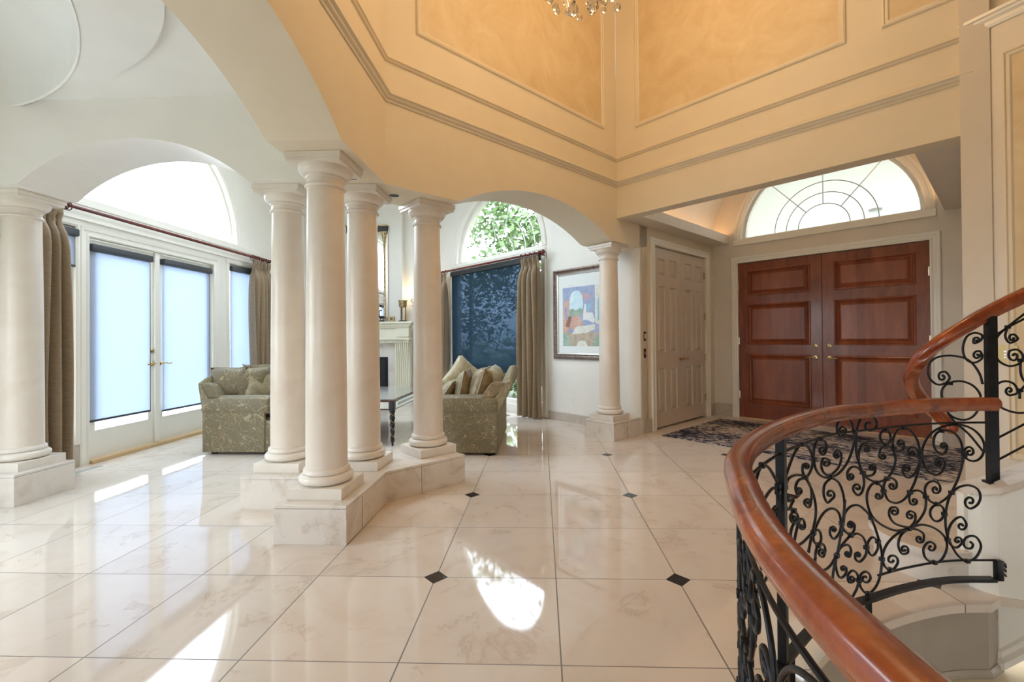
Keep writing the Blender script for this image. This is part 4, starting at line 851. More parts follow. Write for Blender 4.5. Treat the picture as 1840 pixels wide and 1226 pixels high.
# ------------------------------------------------------------------ roller shades
def shade(fr, s0, s1, d, z0, z1, m, label, cas=.075):
    t = thing('roller_shade', tuple(fr((s0+s1)/2, d, z0)), label, 'roller shade', 'roller shades')
    obj('cassette', B(fr).box(s0-.012, s1+.012, d-.008, d+.065, z1, z1+cas, .018), 'cassette', t, smooth=True)
    obj('fabric', B(fr).box(s0, s1, d+.02, d+.0206, z0, z1+.01), m, t)
    obj('bottom_bar', B(fr).box(s0, s1, d+.014, d+.028, z0-.022, z0, .003), 'cassette', t)
    obj('side_cable', B(fr).tube([(s1+.004, d+.022, z0-.02), (s1+.004, d+.022, z1)], .003, 6), 'cassette', t)
shade(FF, 4.355, 5.05, -.028, .425, 2.115, 'pale_screen', 'pale screen shade on the left french door leaf')
shade(FF, 5.222, 5.985, -.028, .395, 2.115, 'pale_screen', 'pale screen shade on the right french door leaf')
shade(FF, 6.38, 6.95, -.016, .62, 2.22, 'pale_screen', 'pale screen shade on the sidelight behind the sofa and right curtain')
shade(FF, 3.75, 4.20, -.016, 1.95, 2.22, 'pale_screen', 'mostly raised dark-topped shade on the sidelight by the left curtain')
shade(FW, 1.76, 4.12, .0, .57, 2.40, 'dark_screen', 'wide dark blue screen shade on the picture window behind the right sofa', .09)

# ------------------------------------------------------------------ sofas
def cushion(b, c, size, rot=(0, 0, 0), puff=.55, n=14):
    """a stuffed pillow: thin at the seams, full in the middle, corners drawn out"""
    from mathutils import Euler
    R = Euler(rot).to_matrix(); w, h, t = size; c = Vector(c)
    for sg in (1, -1):
        def fn(u, v, sg=sg):
            x, y = 2*u-1, 2*v-1
            k = max(0, (1-x*x))**puff*max(0, (1-y*y))**puff; pinch = 1-.06*(1-abs(x))*(y*y)-.0; pin2 = 1-.06*(1-abs(y))*(x*x)
            wr = 1+.05*math.sin(9*x+4*y)*k
            return c+R @ Vector((x*w/2*pin2, y*h/2*pinch, sg*t/2*k*wr))
        b.grid(fn, n, n)
    bmesh.ops.remove_doubles(b.bm, verts=b.bm.verts, dist=1e-5)
    return R
def pillow(c, size, rot, m, label, pipe=None, fringe=False, puff=.5, back=None):
    t = thing('throw_pillow', c, label, 'pillow'); b = B(); R = cushion(b, c, size, rot, puff)
    o = obj('cover', b, m, t, smooth='all')
    if back:       # front and back cut from two silks
        o.data.materials.append(M[back]); nrm = R @ Vector((0, 0, 1))
        for f_ in o.data.polygons: f_.material_index = 1 if (f_.center).dot(nrm) > 0 else 0
    w, h = size[0]/2, size[1]/2; n = 12; loop = []
    for a, e_ in (((-1, -1), (1, -1)), ((1, -1), (1, 1)), ((1, 1), (-1, 1)), ((-1, 1), (-1, -1))):
        for k in range(n):
            u = k/n; x = a[0]+(e_[0]-a[0])*u; y = a[1]+(e_[1]-a[1])*u
            px = 1-.06*(1-abs(y))*(x*x); py = 1-.06*(1-abs(x))*(y*y)
            loop.append(Vector(c)+R @ Vector((x*w*px, y*h*py, 0)))
    if pipe: obj('piping', B().tube(loop, .006, 8, closed=True), pipe, t, smooth=True)
    if fringe:
        fb = B(); random.seed(3)
        for k in range(len(loop)):
            for j in range(6):
                p = loop[k].lerp(loop[(k+1) % len(loop)], j/6); o = (p-Vector(c)).normalized()
                q = p+o*random.uniform(.03, .05)+Vector((random.uniform(-.012, .012), random.uniform(-.012, .012), random.uniform(-.015, .01))); fb.tube([p, p.lerp(q, .5)+Vector((0, 0, .004)), q], .0035, 4)
        obj('fringe', fb, 'fringe', t, kind='stuff')
    return t
def sofa(x_back, face, y0, y1, label, pre, lean):
    """face = +1 faces +X. x_back = plan position of the back's foot; arms at y0 and y1"""
    X = lambda d: x_back+face*d
    t = thing('sofa', (X(.4), (y0+y1)/2, 0), label, 'sofa', None)
    fr = Frame((x_back, 0), (face, 0), (0, 1))   # s = forward from the back, d = world y
    obj('base', B(fr).box(.02, .73, y0+.01, y1-.01, .03, .36, .02), 'damask', t, smooth=True)
    for (a, c) in ((y0, y0+.02), (y1-.02, y1)): obj('side_panel', B(fr).box(0, .672, a-.006, c+.006, .025, .45, .006), 'damask', t)
    obj('front_skirt', B(fr).box(.675, .725, y0+.02, y1-.02, .025, .30, .006), 'damask', t)
    # outer back: upright below, raked above
    bk = B(fr); L = [(0, .03), (.0, .42), (-lean, .80)]; nY = 20
    def top(v): return .745+.135*math.sin(math.pi*min(1, max(0, v)))**.6
    def bfn(u, v):
        y = y0+(y1-y0)*v
        tz = top(v); prof = [(0, .03), (0, .42), (-lean*.96, tz), (-lean*.80, tz+.018), (-lean*.55, tz+.006), (.15, .42), (.15, .10), (0, .03)]
        p = prof[round(u*7)]; return fr(p[0], y, p[1])
    bk.grid(bfn, 7, nY); 
    for v in (0, 1):
        vs = [bk.bm.verts.new(bfn(i/7, v)) for i in range(7)]; bk.bm.faces.new(vs)
    obj('backrest', bk, 'tapestry', t, bevel=.004)
    for (a, c) in ((y0-.012, y0+.20), (y1-.20, y1+.012)):     # low rolled arms with a drooping top
        ab = B(fr); cy = (a+c)/2; hw = (c-a)/2
        sec = [(-1, .42), (-1.06, .47), (-1.06, .54), (-.9, .598), (-.5, .617), (0, .622), (.5, .617), (.9, .598), (1.06, .54), (1.06, .47), (1, .42)]
        ring = []
        for s_ in (-.02, .0, .35, .66, .705, .722):
            k = 1 if s_ < .69 else (.94 if s_ < .71 else .80); zc = .50
            ring.append([ab.v(s_, cy+yy*hw*k, zc+(zz-zc)*k) for yy, zz in sec])
        for p, q in zip(ring, ring[1:]):
            for i in range(len(sec)): ab.bm.faces.new((p[i], p[(i+1) % len(sec)], q[(i+1) % len(sec)], q[i]))
        ab.bm.faces.new(ring[0]); ab.bm.faces.new(ring[-1][::-1])
        obj('arm', ab, 'damask', t, smooth=True, sub=1)
        # upholstered wing where the arm meets the back
        wb = B(fr).prism([[(.03, .60), (.17, .60), (.075, .735), (.05, .752), (-lean*.75, .752), (-lean*.8, .735)]], min(a, c)+.02, max(a, c)-.03, plan=False)
        obj('wing', wb, 'silk_bronze' if pre == 'R' else 'damask', t, bevel=.018, smooth=True)
    nseat = 2 if y1-y0 < 1.7 else 3; ys = y0+.2; wS = (y1-y0-.4)/nseat
    for i in range(nseat):
        sb_ = B(fr).box(.14, .77, ys+wS*i+.004, ys+wS*(i+1)-.004, .33, .475, .035)
        obj('seat_cushion', sb_, 'damask', t, smooth=True)
    for i in range(nseat):
        cb_ = B(); cy = ys+wS*(i+.5)
        cushion(cb_, (X(.12), cy, .665), (wS*1.04, .44, .27), (math.radians(90-face*0), 0, math.radians(90)*1), .38, 16)
        o = obj('back_cushion', cb_, 'silk_cream' if pre == 'R' else 'damask', t, smooth='all')
    for s_ in (.06, .62):
        for y in (y0+.07, y1-.07): obj('foot', B(fr).box(s_, s_+.05, y-.025, y+.025, 0, .04), 'black', t)
    return t
sofa(-3.60, 1, 4.70, 6.62, 'olive damask sofa under the french doors, at left of the columns', 'L', .05)
sofa(-.46, -1, 4.68, 5.93, 'olive damask small sofa with tapestry back, at right of the columns', 'R', .17)
pillow((-3.16, 5.06, .70), (.40, .38, .17), (math.radians(78), math.radians(8), math.radians(52)), 'silk_sage', 'small sage silk pillow with brown fringe, on the left sofa', None, True)
pillow((-2.99, 5.36, .66), (.36, .36, .15), (math.radians(72), 0, math.radians(70)), 'silk_sage', 'sage silk pillow behind the fringed one, half hidden by a column')
pillow((-3.38, 4.985, .72), (.60, .38, .25), (math.radians(84), 0, math.radians(16)), 'damask', 'large floral damask bolster pillow against arm of the left sofa', 'tapestry', puff=.4)
D = math.radians
pillow((-1.05, 4.97, .60), (.40, .38, .17), (D(90), D(0), D(90)), 'silk_sage', 'small sage and bronze pillow leaning low, leftmost on the right-hand sofa by the column', 'silk_cream', back='silk_bronze')
pillow((-.86, 4.99, .665), (.42, .42, .20), (D(90), D(0), D(90)), 'silk_sage', 'upright sage and bronze pillow with pale piping, middle of three on the right sofa', 'silk_cream', back='silk_bronze')
pillow((-.66, 5.0, .68), (.46, .44, .28), (D(90), D(0), D(90)), 'silk_sage', 'plumpest sage and bronze pillow, nearest the back of the right sofa', 'silk_cream', puff=.42, back='silk_bronze')
pillow((-.93, 5.40, .74), (.42, .42, .16), (D(80), D(40), D(30)), 'silk_cream', 'cream silk pillow set on its corner behind the bronze ones')
for o, tilt in ((bpy.data.objects['throw_pillow.003'], 36), (bpy.data.objects['throw_pillow.004'], 12), (bpy.data.objects['throw_pillow.005'], 17)): o.rotation_euler = (0, D(tilt), 0)

# ------------------------------------------------------------------ coffee table
tb = thing('coffee_table', (-2.15, 5.75, 0), 'low black and gilt coffee table with mirrored etched sides and glass top', 'table')
x0, x1, y0, y1 = -2.62, -1.655, 5.06, 6.45
ring_ = [(x0-.02, y0+.03), (x0-.02, y0-.02), (x0+.03, y0-.02), (x1-.06, y0-.02), (x1-.045, y0-.035), (x1+.03, y0-.035), (x1+.035, y0+.045), (x1+.02, y0+.06), (x1+.02, y1-.06), (x1+.03, y1+.03), (x0-.02, y1+.02)]
obj('table_top', B().prism([ring_], .512, .528), 'mahogany_gloss', tb, bevel=.005)
obj('glass_top', B().box(x0+.01, x1-.005, y0+.01, y1-.01, .5285, .534), 'antique_mirror', tb)
obj('apron', B().box(x0+.02, x1-.01, y0+.012, y1-.012, .41, .512), 'mahogany_gloss', tb)
for nm, bx in (('mirror_panel', (x0+.06, x1-.06, y0+.009, y0+.0125)), ('mirror_panel', (x1-.0105, x1-.007, y0+.06, y1-.06))):
    mp_ = obj(nm, B().box(*bx, .424, .500), 'antique_mirror', tb)
    eb = B(); 
    if bx[1]-bx[0] > .5: eb.tube([(bx[0]+.08+k*.02, bx[2]-.001, .462+.012*math.sin(k*.8)) for k in range(34)], .0018, 5)
    else: 
        for j in range(3): eb.tube([(bx[1]+.001, bx[2]+.08+k*.022, .462+.014*math.sin(k*.8+j*2.1)) for k in range(54)], .002, 5)
    obj('etched_scroll', eb, 'brass', mp_)
for sx in (x0+.04, x1-.04):
    for sy in (y0+.04, y1-.04):
        lg = B().box(sx-.032, sx+.032, sy-.032, sy+.032, .405, .513, .004)
        nn = 10
        def legf(u, v, sx=sx, sy=sy):
            z = .405*(1-v); a = 2*math.pi*u; r = .026*(1-.45*v)+.004; r *= 1+.16*math.cos(2*(a-v*16)) if .05 < v < .80 else (1.1 if v < .9 else .62)
            return Vector((sx+r*math.cos(a), sy+r*math.sin(a), z))
        lg.grid(legf, 24, 60, wrap=True)
        l_ = obj('leg', lg, 'black', tb, smooth=True)
        for ph in (0, math.pi): obj('gilt_twist', B().tube([Vector((sx+(.0275*(1-.45*v)+.004)*math.cos(v*16+ph), sy+(.0275*(1-.45*v)+.004)*math.sin(v*16+ph), .405*(1-v))) for v in [.06+.74*k/40 for k in range(41)]], .0042, 6), 'gilt', l_, smooth=True)

# ------------------------------------------------------------------ fireplace and what stands round it
fp = thing('fireplace', (-3.40, 8.70, 0), 'cream carved mantelpiece with fluted pilasters behind the coffee table', 'fireplace')
cxm = -3.40; yb = 8.83
obj('mantel_shelf', B().box(cxm-.94, cxm+.94, 8.56, yb, 1.515, 1.555, .006).box(cxm-.90, cxm+.90, 8.59, yb, 1.47, 1.515, .012).box(cxm-.87, cxm+.87, 8.61, yb, 1.44, 1.47, .008), 'cream_mantel', fp)
obj('frieze', B().box(cxm-.84, cxm+.84, 8.66, yb, 1.245, 1.44).box(cxm+.60, cxm+.86, 8.63, 8.7, 1.26, 1.44, .004).box(cxm-.86, cxm-.60, 8.63, 8.7, 1.26, 1.44, .004).box(cxm-.88, cxm+.88, 8.60, yb, 1.20, 1.245, .012), 'cream_mantel', fp)
db = B()
for k in range(58): xx = cxm-.84+k*.0295; db.box(xx, xx+.016, 8.615, 8.64, 1.155, 1.195)
obj('dentils', db.box(cxm-.86, cxm+.86, 8.635, yb, 1.14, 1.20), 'cream_mantel', fp)
for sg in (-1, 1):
    x = cxm+sg*.715; pb = B().box(x-.15, x+.15, 8.70, yb, 0, 1.14)
    for k in range(7):
        xx = x-.115+k*.0385
        pb.tube([Vector((xx, 8.66, 1.135)), Vector((xx, 8.655, 1.05)), Vector((xx, 8.675, .9)), Vector((xx, 8.69, .7)), Vector((xx, 8.695, .4)), Vector((xx, 8.695, .05))], .0165, 8)
    obj('pilaster', pb, 'cream_mantel', fp, smooth=True)
obj('surround', B(Frame((0, 8.76), (1, 0), (0, -1))).prism([[(cxm-.58, 0), (cxm-.58, 1.14), (cxm+.58, 1.14), (cxm+.58, 0), (cxm+.40, 0), (cxm+.40, .86), (cxm-.40, .86), (cxm-.40, 0)]], -.06, 0, plan=False), 'plinth_marble', fp)
obj('firebox', B().box(cxm-.42, cxm+.42, 8.77, yb, 0, .88), 'black', fp)
obj('fire_screen', B(Frame((0, 8.735), (1, 0), (0, -1))).prism([rect(cxm-.41, cxm+.41, .02, .87), rect(cxm-.36, cxm+.36, .06, .82)], -.02, 0, plan=False), 'iron', fp)
struct('trim_17', B().box(cxm-1.0, cxm+1.0, 8.25, 8.56, 0, .02, .004), 'plinth_marble')
mr = thing('mantel_mirror', (cxm, 8.82, 1.60), 'tall framed mirror with black and gilt cornice over the mantel', 'mirror')
FMr = Frame((cxm, 8.83), (1, 0), (0, -1))
obj('glass', B(FMr).box(-.34, .34, .01, .02, 1.63, 3.30), 'mirror', mr)
obj('frame', B(FMr).prism([rect(-.405, .405, 1.585, 3.34), rect(-.33, .33, 1.65, 3.30)], 0, .03, plan=False), 'frame_silver', mr, bevel=.006)
for sg in (-1, 1):
    pbm = B(); pbm.lathe(cxm+sg*.335, 8.785, [(.022, 1.62), (.022, 1.66), (.014, 1.67), (.013, 3.06), (.02, 3.08), (.017, 3.10), (.026, 3.14), (.022, 3.16), (.036, 3.22), (.04, 3.27), (.05, 3.30)], 14); obj('column_ornament', pbm, 'gilt', mr, smooth=True)
obj('cornice', B(FMr).box(-.405, .405, 0, .09, 3.30, 3.325, .004).box(-.42, .42, 0, .11, 3.43, 3.455, .004), 'gilt', mr)
obj('cornice_band', B(FMr).box(-.40, .40, 0, .085, 3.325, 3.43), 'black', mr)
# things on the mantel shelf
def on_mantel(x, y=8.69): return (x, y, 1.555)
c = thing('candle_holder', on_mantel(-2.67), 'pedestal candle holder of three dark posts under a mottled gold bowl', 'candle holder')
obj('foot', B().lathe(-2.67, 8.69, [(.085, 1.555), (.085, 1.565), (.07, 1.575), (.06, 1.58)], 28), 'iron', c, smooth=True)
for a in (0.5, 2.6, 4.7): obj('post', B().tube([Vector((-2.67+.055*math.cos(a), 8.69+.055*math.sin(a), 1.575)), Vector((-2.67+.05*math.cos(a), 8.69+.05*math.sin(a), 1.835))], .008, 8), 'iron', c)
obj('bowl', B().lathe(-2.67, 8.69, [(.058, 1.83), (.07, 1.835), (.078, 1.87), (.078, 1.93), (.088, 1.955), (.088, 1.965), (.07, 1.965), (.066, 1.93)], 28), 'gilt', c, smooth=True)
bx_ = thing('trinket_box', on_mantel(-2.885), 'small square box with patterned gold face on the mantel', 'box')
obj('box_body', B().box(-2.935, -2.835, 8.63, 8.72, 1.556, 1.66, .004), 'gilt', bx_)
pt = B()
for a in range(4): a_ = a*math.pi/2+math.pi/4; pt.tube([(-2.885, 8.628, 1.608), (-2.885+.02*math.cos(a_)+.008, 8.627, 1.608+.02*math.sin(a_)), (-2.885+.042*math.cos(a_), 8.628, 1.608+.042*math.sin(a_))], .005, 6, taper=lambda u: 1.6-1.2*u)
obj('leaf_pattern', pt, 'black', bx_)
fg = B()
fg.lathe(-3.08, 8.67, [(.05, 1.556), (.05, 1.575), (.035, 1.585)], 20); fg.ell((-3.08, 8.67, 1.645), (.062, .028, .030)); fg.tube([Vector((-3.10, 8.67, 1.58)), Vector((-3.10, 8.67, 1.65))], .008, 6).tube([Vector((-3.05, 8.67, 1.58)), Vector((-3.05, 8.67, 1.65))], .008, 6)
fg.tube([Vector((-3.11, 8.67, 1.65)), Vector((-3.125, 8.67, 1.71)), Vector((-3.11, 8.67, 1.765))], .014, 8, taper=lambda u: 1-.4*u).ell((-3.095, 8.67, 1.775), (.026, .014, .014)).tube([Vector((-3.03, 8.67, 1.65)), Vector((-2.985, 8.67, 1.62))], .012, 6, taper=lambda u: 1-.7*u)
tag(obj('bronze_figurine', fg, 'black', smooth=True), 'small dark bird figurine on the mantel in front of the mirror', 'figurine')
# crystal sconce
sc_ = thing('wall_sconce', (-2.42, 8.985, 1.95), 'lit crystal wall sconce glowing beside the chimney breast', 'wall lamp')
obj('backplate', B(Frame((-2.48, 9.0), (1, 0), (0, -1))).box(-.03, .03, 0, .012, 1.90, 2.08, .005), 'pale_brass', sc_)
for dx in (-.075, .075):
    a_ = obj('arm', B().tube([Vector((-2.48, 8.98, 1.97)), Vector((-2.48+dx*.4, 8.93, 1.93)), Vector((-2.48+dx, 8.90, 1.95)), Vector((-2.48+dx, 8.90, 2.0))], .006, 8).lathe(-2.48+dx, 8.90, [(.012, 2.0), (.026, 2.012), (.026, 2.016), (.01, 2.016)], 16), 'pale_brass', sc_, smooth=True)
    obj('candle_sleeve', B().lathe(-2.48+dx, 8.90, [(.011, 2.016), (.011, 2.085)], 14), 'plastic_white', sc_)
    obj('bulb', B().ell((-2.48+dx, 8.90, 2.115), (.013, .013, .030), 12, 8), 'bulb', sc_, smooth=True)
    lamp('sconce_light', 'POINT', (-2.48+dx, 8.87, 2.13), 2.2, (1, .70, .36), .02)
random.seed(5)
for k in range(14):
    a = random.uniform(-.10, .10); obj('crystal_drop', B().ell((-2.48+a, 8.90+random.uniform(-.03, .04), 1.86+random.uniform(0, .12)), (.011, .011, .018), 8, 6), 'crystal', sc_)
# ------------------------------------------------------------------ framed painting
pa = thing('framed_painting', tuple(FW(.93, 0, 1.55)), 'framed village watercolour with wide pale mat on the wall left of the lone column', 'painting')
p0, p1, q0, q1 = .40, 1.462, .905, 2.205
pb = B(FW); casing(pb, [(p0+.075, q0+.075), (p0+.075, q1-.075), (p1-.075, q1-.075), (p1-.075, q0+.075), (p0+.075, q0+.075)], [(0, .004), (0, .020), (.02, .016), (.035, .020), (.055, .036), (.07, .036), (.075, .028), (.075, .0), (0, 0)]); obj('frame', pb, 'frame_bronze', pa)
pb = B(FW); casing(pb, [(p0+.09, q0+.09), (p0+.09, q1-.09), (p1-.09, q1-.09), (p1-.09, q0+.09), (p0+.09, q0+.09)], [(0, .008), (0, .020), (.018, .024), (.018, .008)]); obj('inner_frame', pb, 'frame_silver', pa)
obj('mat_board', B(FW).box(p0+.07, p1-.07, .004, .010, q0+.07, q1-.07), 'mat_board', pa)
def col_mat(name, c, c2=None, sc=14):
    mat(name, c, .6, build=cramp([(.35, c), (.65, c2 or tuple(min(1, x*1.35) for x in c))], sc, 6, .7, .8))
cols_ = {'pic_blue': ((.26, .36, .60), (.44, .48, .64)), 'pic_rust': ((.60, .34, .27), (.70, .50, .42)), 'pic_sky': ((.48, .74, .88), (.78, .88, .92)), 'pic_white': ((.80, .82, .80), (.70, .75, .82)),
         'pic_green': ((.24, .38, .34), (.44, .56, .44)), 'pic_brown': ((.36, .32, .25), (.60, .50, .40)), 'pic_mauve': ((.46, .30, .42), (.60, .46, .50)), 'pic_teal': ((.20, .50, .66), (.34, .60, .74)), 'pic_path': ((.66, .66, .58), (.80, .82, .78))}
for k, v in cols_.items(): col_mat(k, *v)  # picture colours paler throughout: washed-out glare is mixed into them
CA, CB_, ZA, ZB = p0+.185, p1-.175, q0+.19, q1-.27      # painted sheet
def pic(pts, m, lift):     # u to the right as seen from the room (u = 0 left), v up
    pl = [(CB_+(CA-CB_)*u, ZA+(ZB-ZA)*v) for u, v in pts]
    obj('paint_patch', B(FW).prism([pl], .0102, .0102+lift*.0003, plan=False), m, pa)
pic([(0, 0), (1, 0), (1, 1), (0, 1)], 'pic_blue', 1)
pic([(.0, .22), (.14, .20), (.24, .50), (.16, .80), (.06, .78), (0, .6)], 'pic_rust', 2); pic([(.06, .35), (.42, .22), (.55, .36), (.42, .52), (.16, .52)], 'pic_rust', 2)
pic([(.30, .90), (.62, .88), (.80, .82), (.60, .76), (.38, .74), (.28, .82)], 'pic_mauve', 2)
pic([(.18, .56)]+[(.36+.18*math.cos(t), .74+.20*math.sin(t)) for t in [math.pi*(1-k/14) for k in range(15)]]+[(.54, .56)], 'pic_sky', 3)
pic([(.18, .50), (.54, .52), (.54, .62), (.46, .64), (.36, .60), (.26, .64), (.18, .61)], 'pic_green', 4)
pic([(.36, .42), (.54, .44), (.54, .54), (.58, .70), (.62, .70), (.62, .56), (.78, .55), (.84, .42), (.80, .38), (.62, .44), (.36, .42)], 'pic_white', 5)
pic([(.64, .60), (.72, .60), (.72, .70), (.64, .70)], 'pic_teal', 5); pic([(.06, .45), (.12, .45), (.12, .66), (.06, .66)], 'pic_blue', 4)
pic([(.84, 1), (1, 1), (1, .34), (.84, .38)], 'pic_path', 4); pic([(.90, .42), (1, .42), (1, .82), (.93, .80), (.90, .74)], 'pic_teal', 5)
pic([(0, 0), (1, 0), (1, .26), (.84, .22), (.62, .25), (.32, .20), (.10, .26), (0, .20)], 'pic_brown', 4); pic([(.0, .0), (.22, .0), (.16, .18), (.05, .24), (0, .2)], 'pic_green', 5); pic([(.78, 0), (1, 0), (1, .2), (.86, .18)], 'pic_green', 5)
pic([(.24, .20), (.62, .22), (.84, .28), (.84, .36), (.60, .34), (.36, .33)], 'pic_path', 5); pic([(.36, 0), (.66, 0), (.58, .09), (.42, .09)], 'pic_path', 6)
obj('signature_line', B(FW).tube([(CB_-.1-.02*k, .0106, ZB+.022+.006*math.sin(k*2.0)) for k in range(7)], .0012, 4), 'pic_brown', pa)
# ------------------------------------------------------------------ rug at the door
rg = thing('entry_rug', (2.6, 5.3, 0), 'navy and beige distressed runner rug with fringed ends before the front doors', 'rug')
FG = Frame((1.47, 5.62), (1, -1), (1, 1))
Lr, Wr = 2.62, 1.62
obj('pile', B(FG).box(0, Lr, 0, Wr, .002, .011, .003), 'rug_wool', rg)
random.seed(11)
for e_, sg in ((0, -1), (Lr, 1)):
    fb = B(FG)
    for k in range(90):
        d = Wr*(k+.5)/90; fb.tube([(e_, d, .006), (e_+sg*.03, d+random.uniform(-.006, .006), .006), (e_+sg*random.uniform(.05, .07), d+random.uniform(-.014, .014), .004)], .0028, 4)
    obj('fringe', fb, 'rug_fringe', rg, kind='stuff')
# ------------------------------------------------------------------ small wall things
for z, lb, on in ((1.225, 'upper brown switch plate with white rocker left of the closet doors', 1), (1.01, 'lower brown thermostat plate left of the closet doors', 0)):
    t = thing('switch_plate', tuple(FA(3.475, 0, z)), lb, 'switch')
    obj('plate', B(FA).box(3.45, 3.50, 0, .006, z-.058, z+.058, .003), 'rod_wood', t)
    obj('rocker', B(FA).box(3.462, 3.488, .004, .010, z-(.03 if on else .016), z+(.03 if on else .016), .002), 'plastic_white' if on else 'steel', t)
t = thing('wall_outlet', tuple(FW(1.145, 0, .32)), 'white wall outlet below the framed painting', 'outlet')
obj('plate', B(FW).box(1.11, 1.18, 0, .006, .265, .38, .003), 'plastic_white', t)
for z in (.30, .345): obj('socket', B(FW).box(1.128, 1.162, .005, .009, z-.014, z+.014, .003), 'mat_board', t)
t = thing('alarm_keypad', tuple(FS(.185, 0, 1.07)), 'pale yellow keypad plate on the wall behind the stair railing', 'keypad')
mat('ivory', (.72, .64, .30), .4)
obj('plate', B(FS).box(.155, .262, 0, .012, 1.01, 1.135, .004), 'ivory', t)
kb = B(FS)
for i in range(3):
    for j in range(2): kb.box(.196+.016*j, .208+.016*j, .011, .014, 1.05+.02*i, 1.06+.02*i)
obj('buttons', kb, 'steel', t)
t = thing('floor_register', (-4.30, 3.98, 0), 'pale slotted floor vent beside the french door sill', 'vent')
obj('grille', B().box(-4.34, -4.22, 3.70, 4.28, 0, .005, .002), 'white_paint', t)
gb = B()
for k in range(26): gb.box(-4.325, -4.235, 3.715+k*.0215, 3.725+k*.0215, .0045, .0065)
obj('slots', gb, 'steel', t)
# ------------------------------------------------------------------ chandelier, mostly above the frame
ch = thing('crystal_chandelier', (.245, 2.50, 2.98), 'crystal chandelier hanging at top, only its lowest glass drops in view', 'chandelier')
CX, CY = .245, 2.50; ZC = 2.985
def wp(r, a, z): return Vector((CX+r*math.cos(a), CY+r*math.sin(a), z))
obj('stem', B().lathe(CX, CY, [(.01, ZC+.12), (.035, ZC+.15), (.05, ZC+.20), (.03, ZC+.26), (.018, ZC+.34), (.03, ZC+.42), (.05, ZC+.47), (.02, ZC+.55), (.012, ZC+.9), (.008, 5.98)], 20), 'crystal', ch, smooth=True)
obj('canopy', B().lathe(CX, CY, [(.09, 5.995), (.085, 5.96), (.03, 5.92), (.012, 5.90)], 24), 'pale_brass', ch, smooth=True)
for k in range(8):
    a = 2*math.pi*k/8+.2; a_ = obj('arm', B().tube([wp(.04, a, ZC+.30), wp(.16, a, ZC+.20), wp(.29, a, ZC+.24), wp(.36, a, ZC+.38), wp(.36, a, ZC+.43)], .009, 8), 'crystal', ch, smooth=True)
    p = wp(.36, a, 0); obj('candle_cup', B().lathe(p.x, p.y, [(.012, ZC+.43), (.045, ZC+.45), (.048, ZC+.462), (.014, ZC+.46), (.013, ZC+.55), (.012, ZC+.56)], 16), 'crystal', a_, smooth=True)
    obj('bulb', B().ell((p.x, p.y, ZC+.595), (.014, .014, .034), 10, 8), 'bulb', a_, smooth=True)
def drop(p, s, nm='crystal_drop'):
    b = B(); b.lathe(p.x, p.y, [(.001, p.z-s*1.15), (s*.55, p.z-s*.95), (s*.95, p.z-s*.45), (s, p.z), (s*.85, p.z+s*.55), (s*.45, p.z+s*.95), (s*.12, p.z+s*1.2), (.001, p.z+s*1.5)], 10); obj(nm, b, 'crystal', ch)
for px, dz, s in ((-.14, .055, .019), (-.045, .010, .030), (-.035, .085, .024), (.035, .07, .022), (.062, .038, .034), (.205, .06, .020), (-.09, .088, .014), (-.065, .086, .014), (.015, .105, .016)):
    drop(Vector((CX+px-.01, CY-.05+.35*abs(px)*((-1)**int(px*100)), ZC+dz)), s)
for k in range(16):
    a = 2*math.pi*k/16; drop(wp(.19, a, ZC+.13+.02*(k % 2)), .018); drop(wp(.36, a+.2, ZC+.34), .017)

# ------------------------------------------------------------------ outdoors
struct('ground', B().prism([[(-40, -30), (40, -30), (40, 60), (-40, 60)], [(-4.6, -3.3), (5.2, -3.3), (5.2, 4.9), (2.72, 7.38), (1.2, 5.95), (-2.0, 9.15), (-4.6, 9.15)]], -.30, -.16), 'lawn')
struct('terrace', B().box(-8.5, -4.62, -3, 12, -.2, -.05), 'terrace')
dr = thing('terrace_balustrade', (-8.0, 5, -.05), 'pale terrace railing dimly seen through the french door shades', 'railing')
obj('top_rail', B().box(-8.05, -7.97, -2, 12, .93, 1.0), 'white_paint', dr)
bl = B()
for k in range(70): bl.box(-8.02, -7.99, -2+k*.2, -1.975+k*.2, -.05, .93)
obj('balusters', bl, 'white_paint', dr)
def leafball(b, c, r, n, size, seed):
    rnd = random.Random(seed)
    for _ in range(n):
        d = Vector((rnd.gauss(0, 1), rnd.gauss(0, 1), rnd.gauss(0, 1))).normalized()*r*(rnd.random()**.4); p = Vector(c)+Vector((d.x, d.y, d.z*.75))
        u = Vector((rnd.gauss(0, 1), rnd.gauss(0, 1), rnd.gauss(0, .6))).normalized(); w = u.cross(Vector((rnd.gauss(0, 1), rnd.gauss(0, 1), rnd.gauss(0, 1)))).normalized(); s = size*rnd.uniform(.6, 1.3)
        b.bm.faces.new([b.bm.verts.new(p+q) for q in (-u*s, w*s*.45, u*s, -w*s*.45)])
def tree(x, y, h, label, seed, balls, trunk):
    t = thing('garden_tree', (x, y, -.2), label, 'tree')
    tb_ = B(); 
    for pts, r in trunk: tb_.tube([Vector((x+a, y+c_, z)) for a, c_, z in pts], r, 8, taper=lambda u: 1-.6*u)
    obj('trunk', tb_, 'bark', t, smooth=True)
    fb_ = B(); 
    for i, (a, c_, z, r, n) in enumerate(balls): leafball(fb_, (x+a, y+c_, z), r, n, .11, seed*31+i)
    obj('foliage', fb_, 'leaf', t)
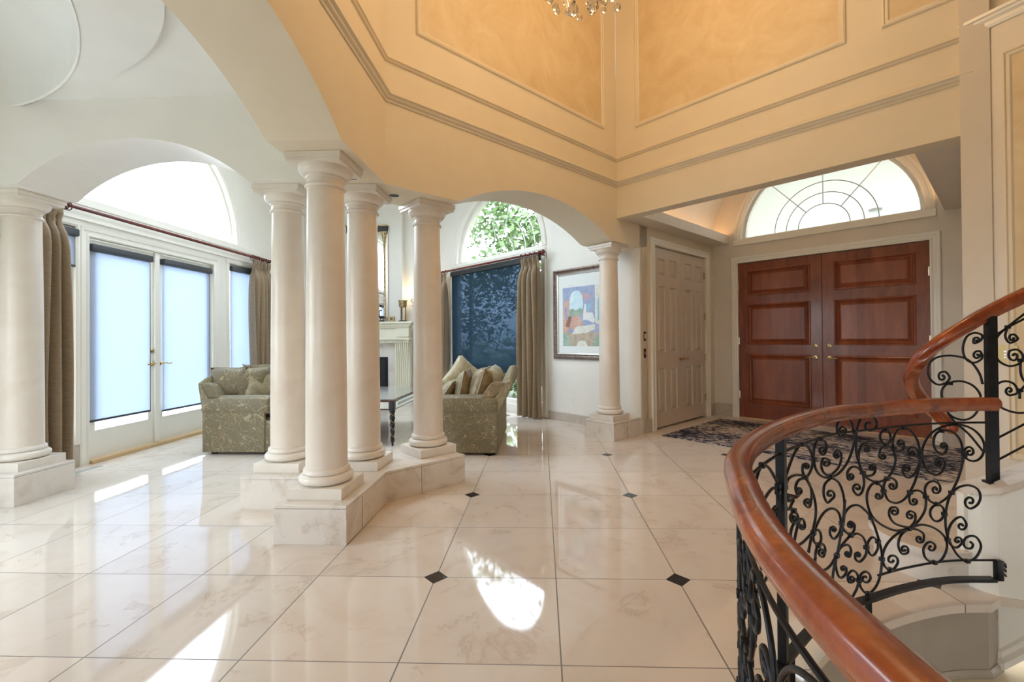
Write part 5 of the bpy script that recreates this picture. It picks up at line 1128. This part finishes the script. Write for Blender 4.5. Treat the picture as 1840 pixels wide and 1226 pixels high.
tree(1.6, 12.5, 6, 'airy green tree outside the arched window behind the right sofa', 3,
     [(-2.6, .2, 4.0, 1.1, 520), (-1.0, .6, 4.2, 1.0, 420), (-3.3, .4, 4.9, 1.0, 380), (-3.0, 1, 3.2, .9, 300), (-1.6, .2, 4.3, 1.1, 520), (.3, .4, 4.9, 1.3, 520), (-.6, 0, 5.9, 1.2, 380), (1.3, .2, 4.2, 1.0, 420), (1.5, .5, 5.7, 1.1, 330), (-2.4, .6, 5.2, .9, 230), (.0, -.2, 3.7, .8, 260), (-1.8, .3, 3.4, .8, 240)],
     [([(.2, 0, -.2), (.1, 0, 1.2), (-.5, 0, 2.3), (-1.0, .1, 3.6), (-1.3, .2, 4.6)], .13), ([(.1, 0, 1.2), (.5, 0, 2.4), (.5, .2, 3.6), (.6, .3, 5.0)], .10), ([(.4, .1, 2.3), (1.1, .2, 3.2), (1.4, .3, 4.6)], .06)])
tree(-3.5, 16.5, 5, 'dense green tree farther out beyond the picture window', 9, [(0, 0, 2.6, 1.8, 900), (2.2, 1, 3.2, 1.7, 800), (-2, 1, 3.4, 1.6, 600), (1, 1.2, 1.2, 1.6, 700), (4.6, .5, 2.4, 1.7, 700)], [([(0, 0, -.2), (0, 0, 2.5)], .15)])
rnd = random.Random(4)
for i, (x, y, r, lb) in enumerate(((-.55, 10.4, .75, 'pale hydrangea bush outside, seen low through the blue shade by the curtain'), (-1.75, 11.1, .8, 'hydrangea bush outside, seen through middle of the blue shade'), (.75, 10.0, .7, 'hydrangea bush outside nearest the right curtain'))):
    t = thing('hydrangea_bush', (x, y, -.2), lb, 'shrub')
    for k in range(22):
        a = rnd.uniform(0, 6.28); q = rnd.random()**.5*r; obj('flower_head', B().ell((x+q*math.cos(a), y+q*math.sin(a), .50+.62*(1-(q/r)**2)+rnd.uniform(-.05, .08)), (.13, .13, .11), 10, 7), 'hydrangea', t, smooth=True)
    fb_ = B(); leafball(fb_, (x, y, .40), r*.95, 520, .10, 50+i); obj('foliage', fb_, 'leaf', t)
# covered porch seen through the half-round window
FQ = Frame(tuple(FD(1.457, 0, 0))[:2], (1, 1), (1, -1))      # s outwards, d across
pv = B(FQ); pv.grid(lambda u, v: FQ(.3+6.5*v, 1.75*math.cos(math.pi*u), 2.35+1.30*math.sin(math.pi*u)), 36, 1)
struct('ceiling_porch', pv, 'porch_stucco', smooth=True)
struct('floor_porch', B(FQ).box(.25, 7.5, -1.9, 1.9, -.16, -.06), 'terrace')
for sg in (-1, 1):
    for s_ in (.45, 3.5, 6.6): struct('wall_porch_pier', B(FQ).box(s_-.15, s_+.15, sg*1.60, sg*1.9, -.06, 2.36), 'porch_stucco')
t = thing('porch_downlight', tuple(FQ(3.9, -.05, 3.64)), 'small round light in the porch vault seen through the half-round window', 'ceiling light')
q = FQ(3.9, -.05, 0); obj('housing', B().lathe(q.x, q.y, [(.001, 3.60), (.09, 3.60), (.11, 3.63), (.11, 3.66)], 24), 'steel', t, smooth=True)
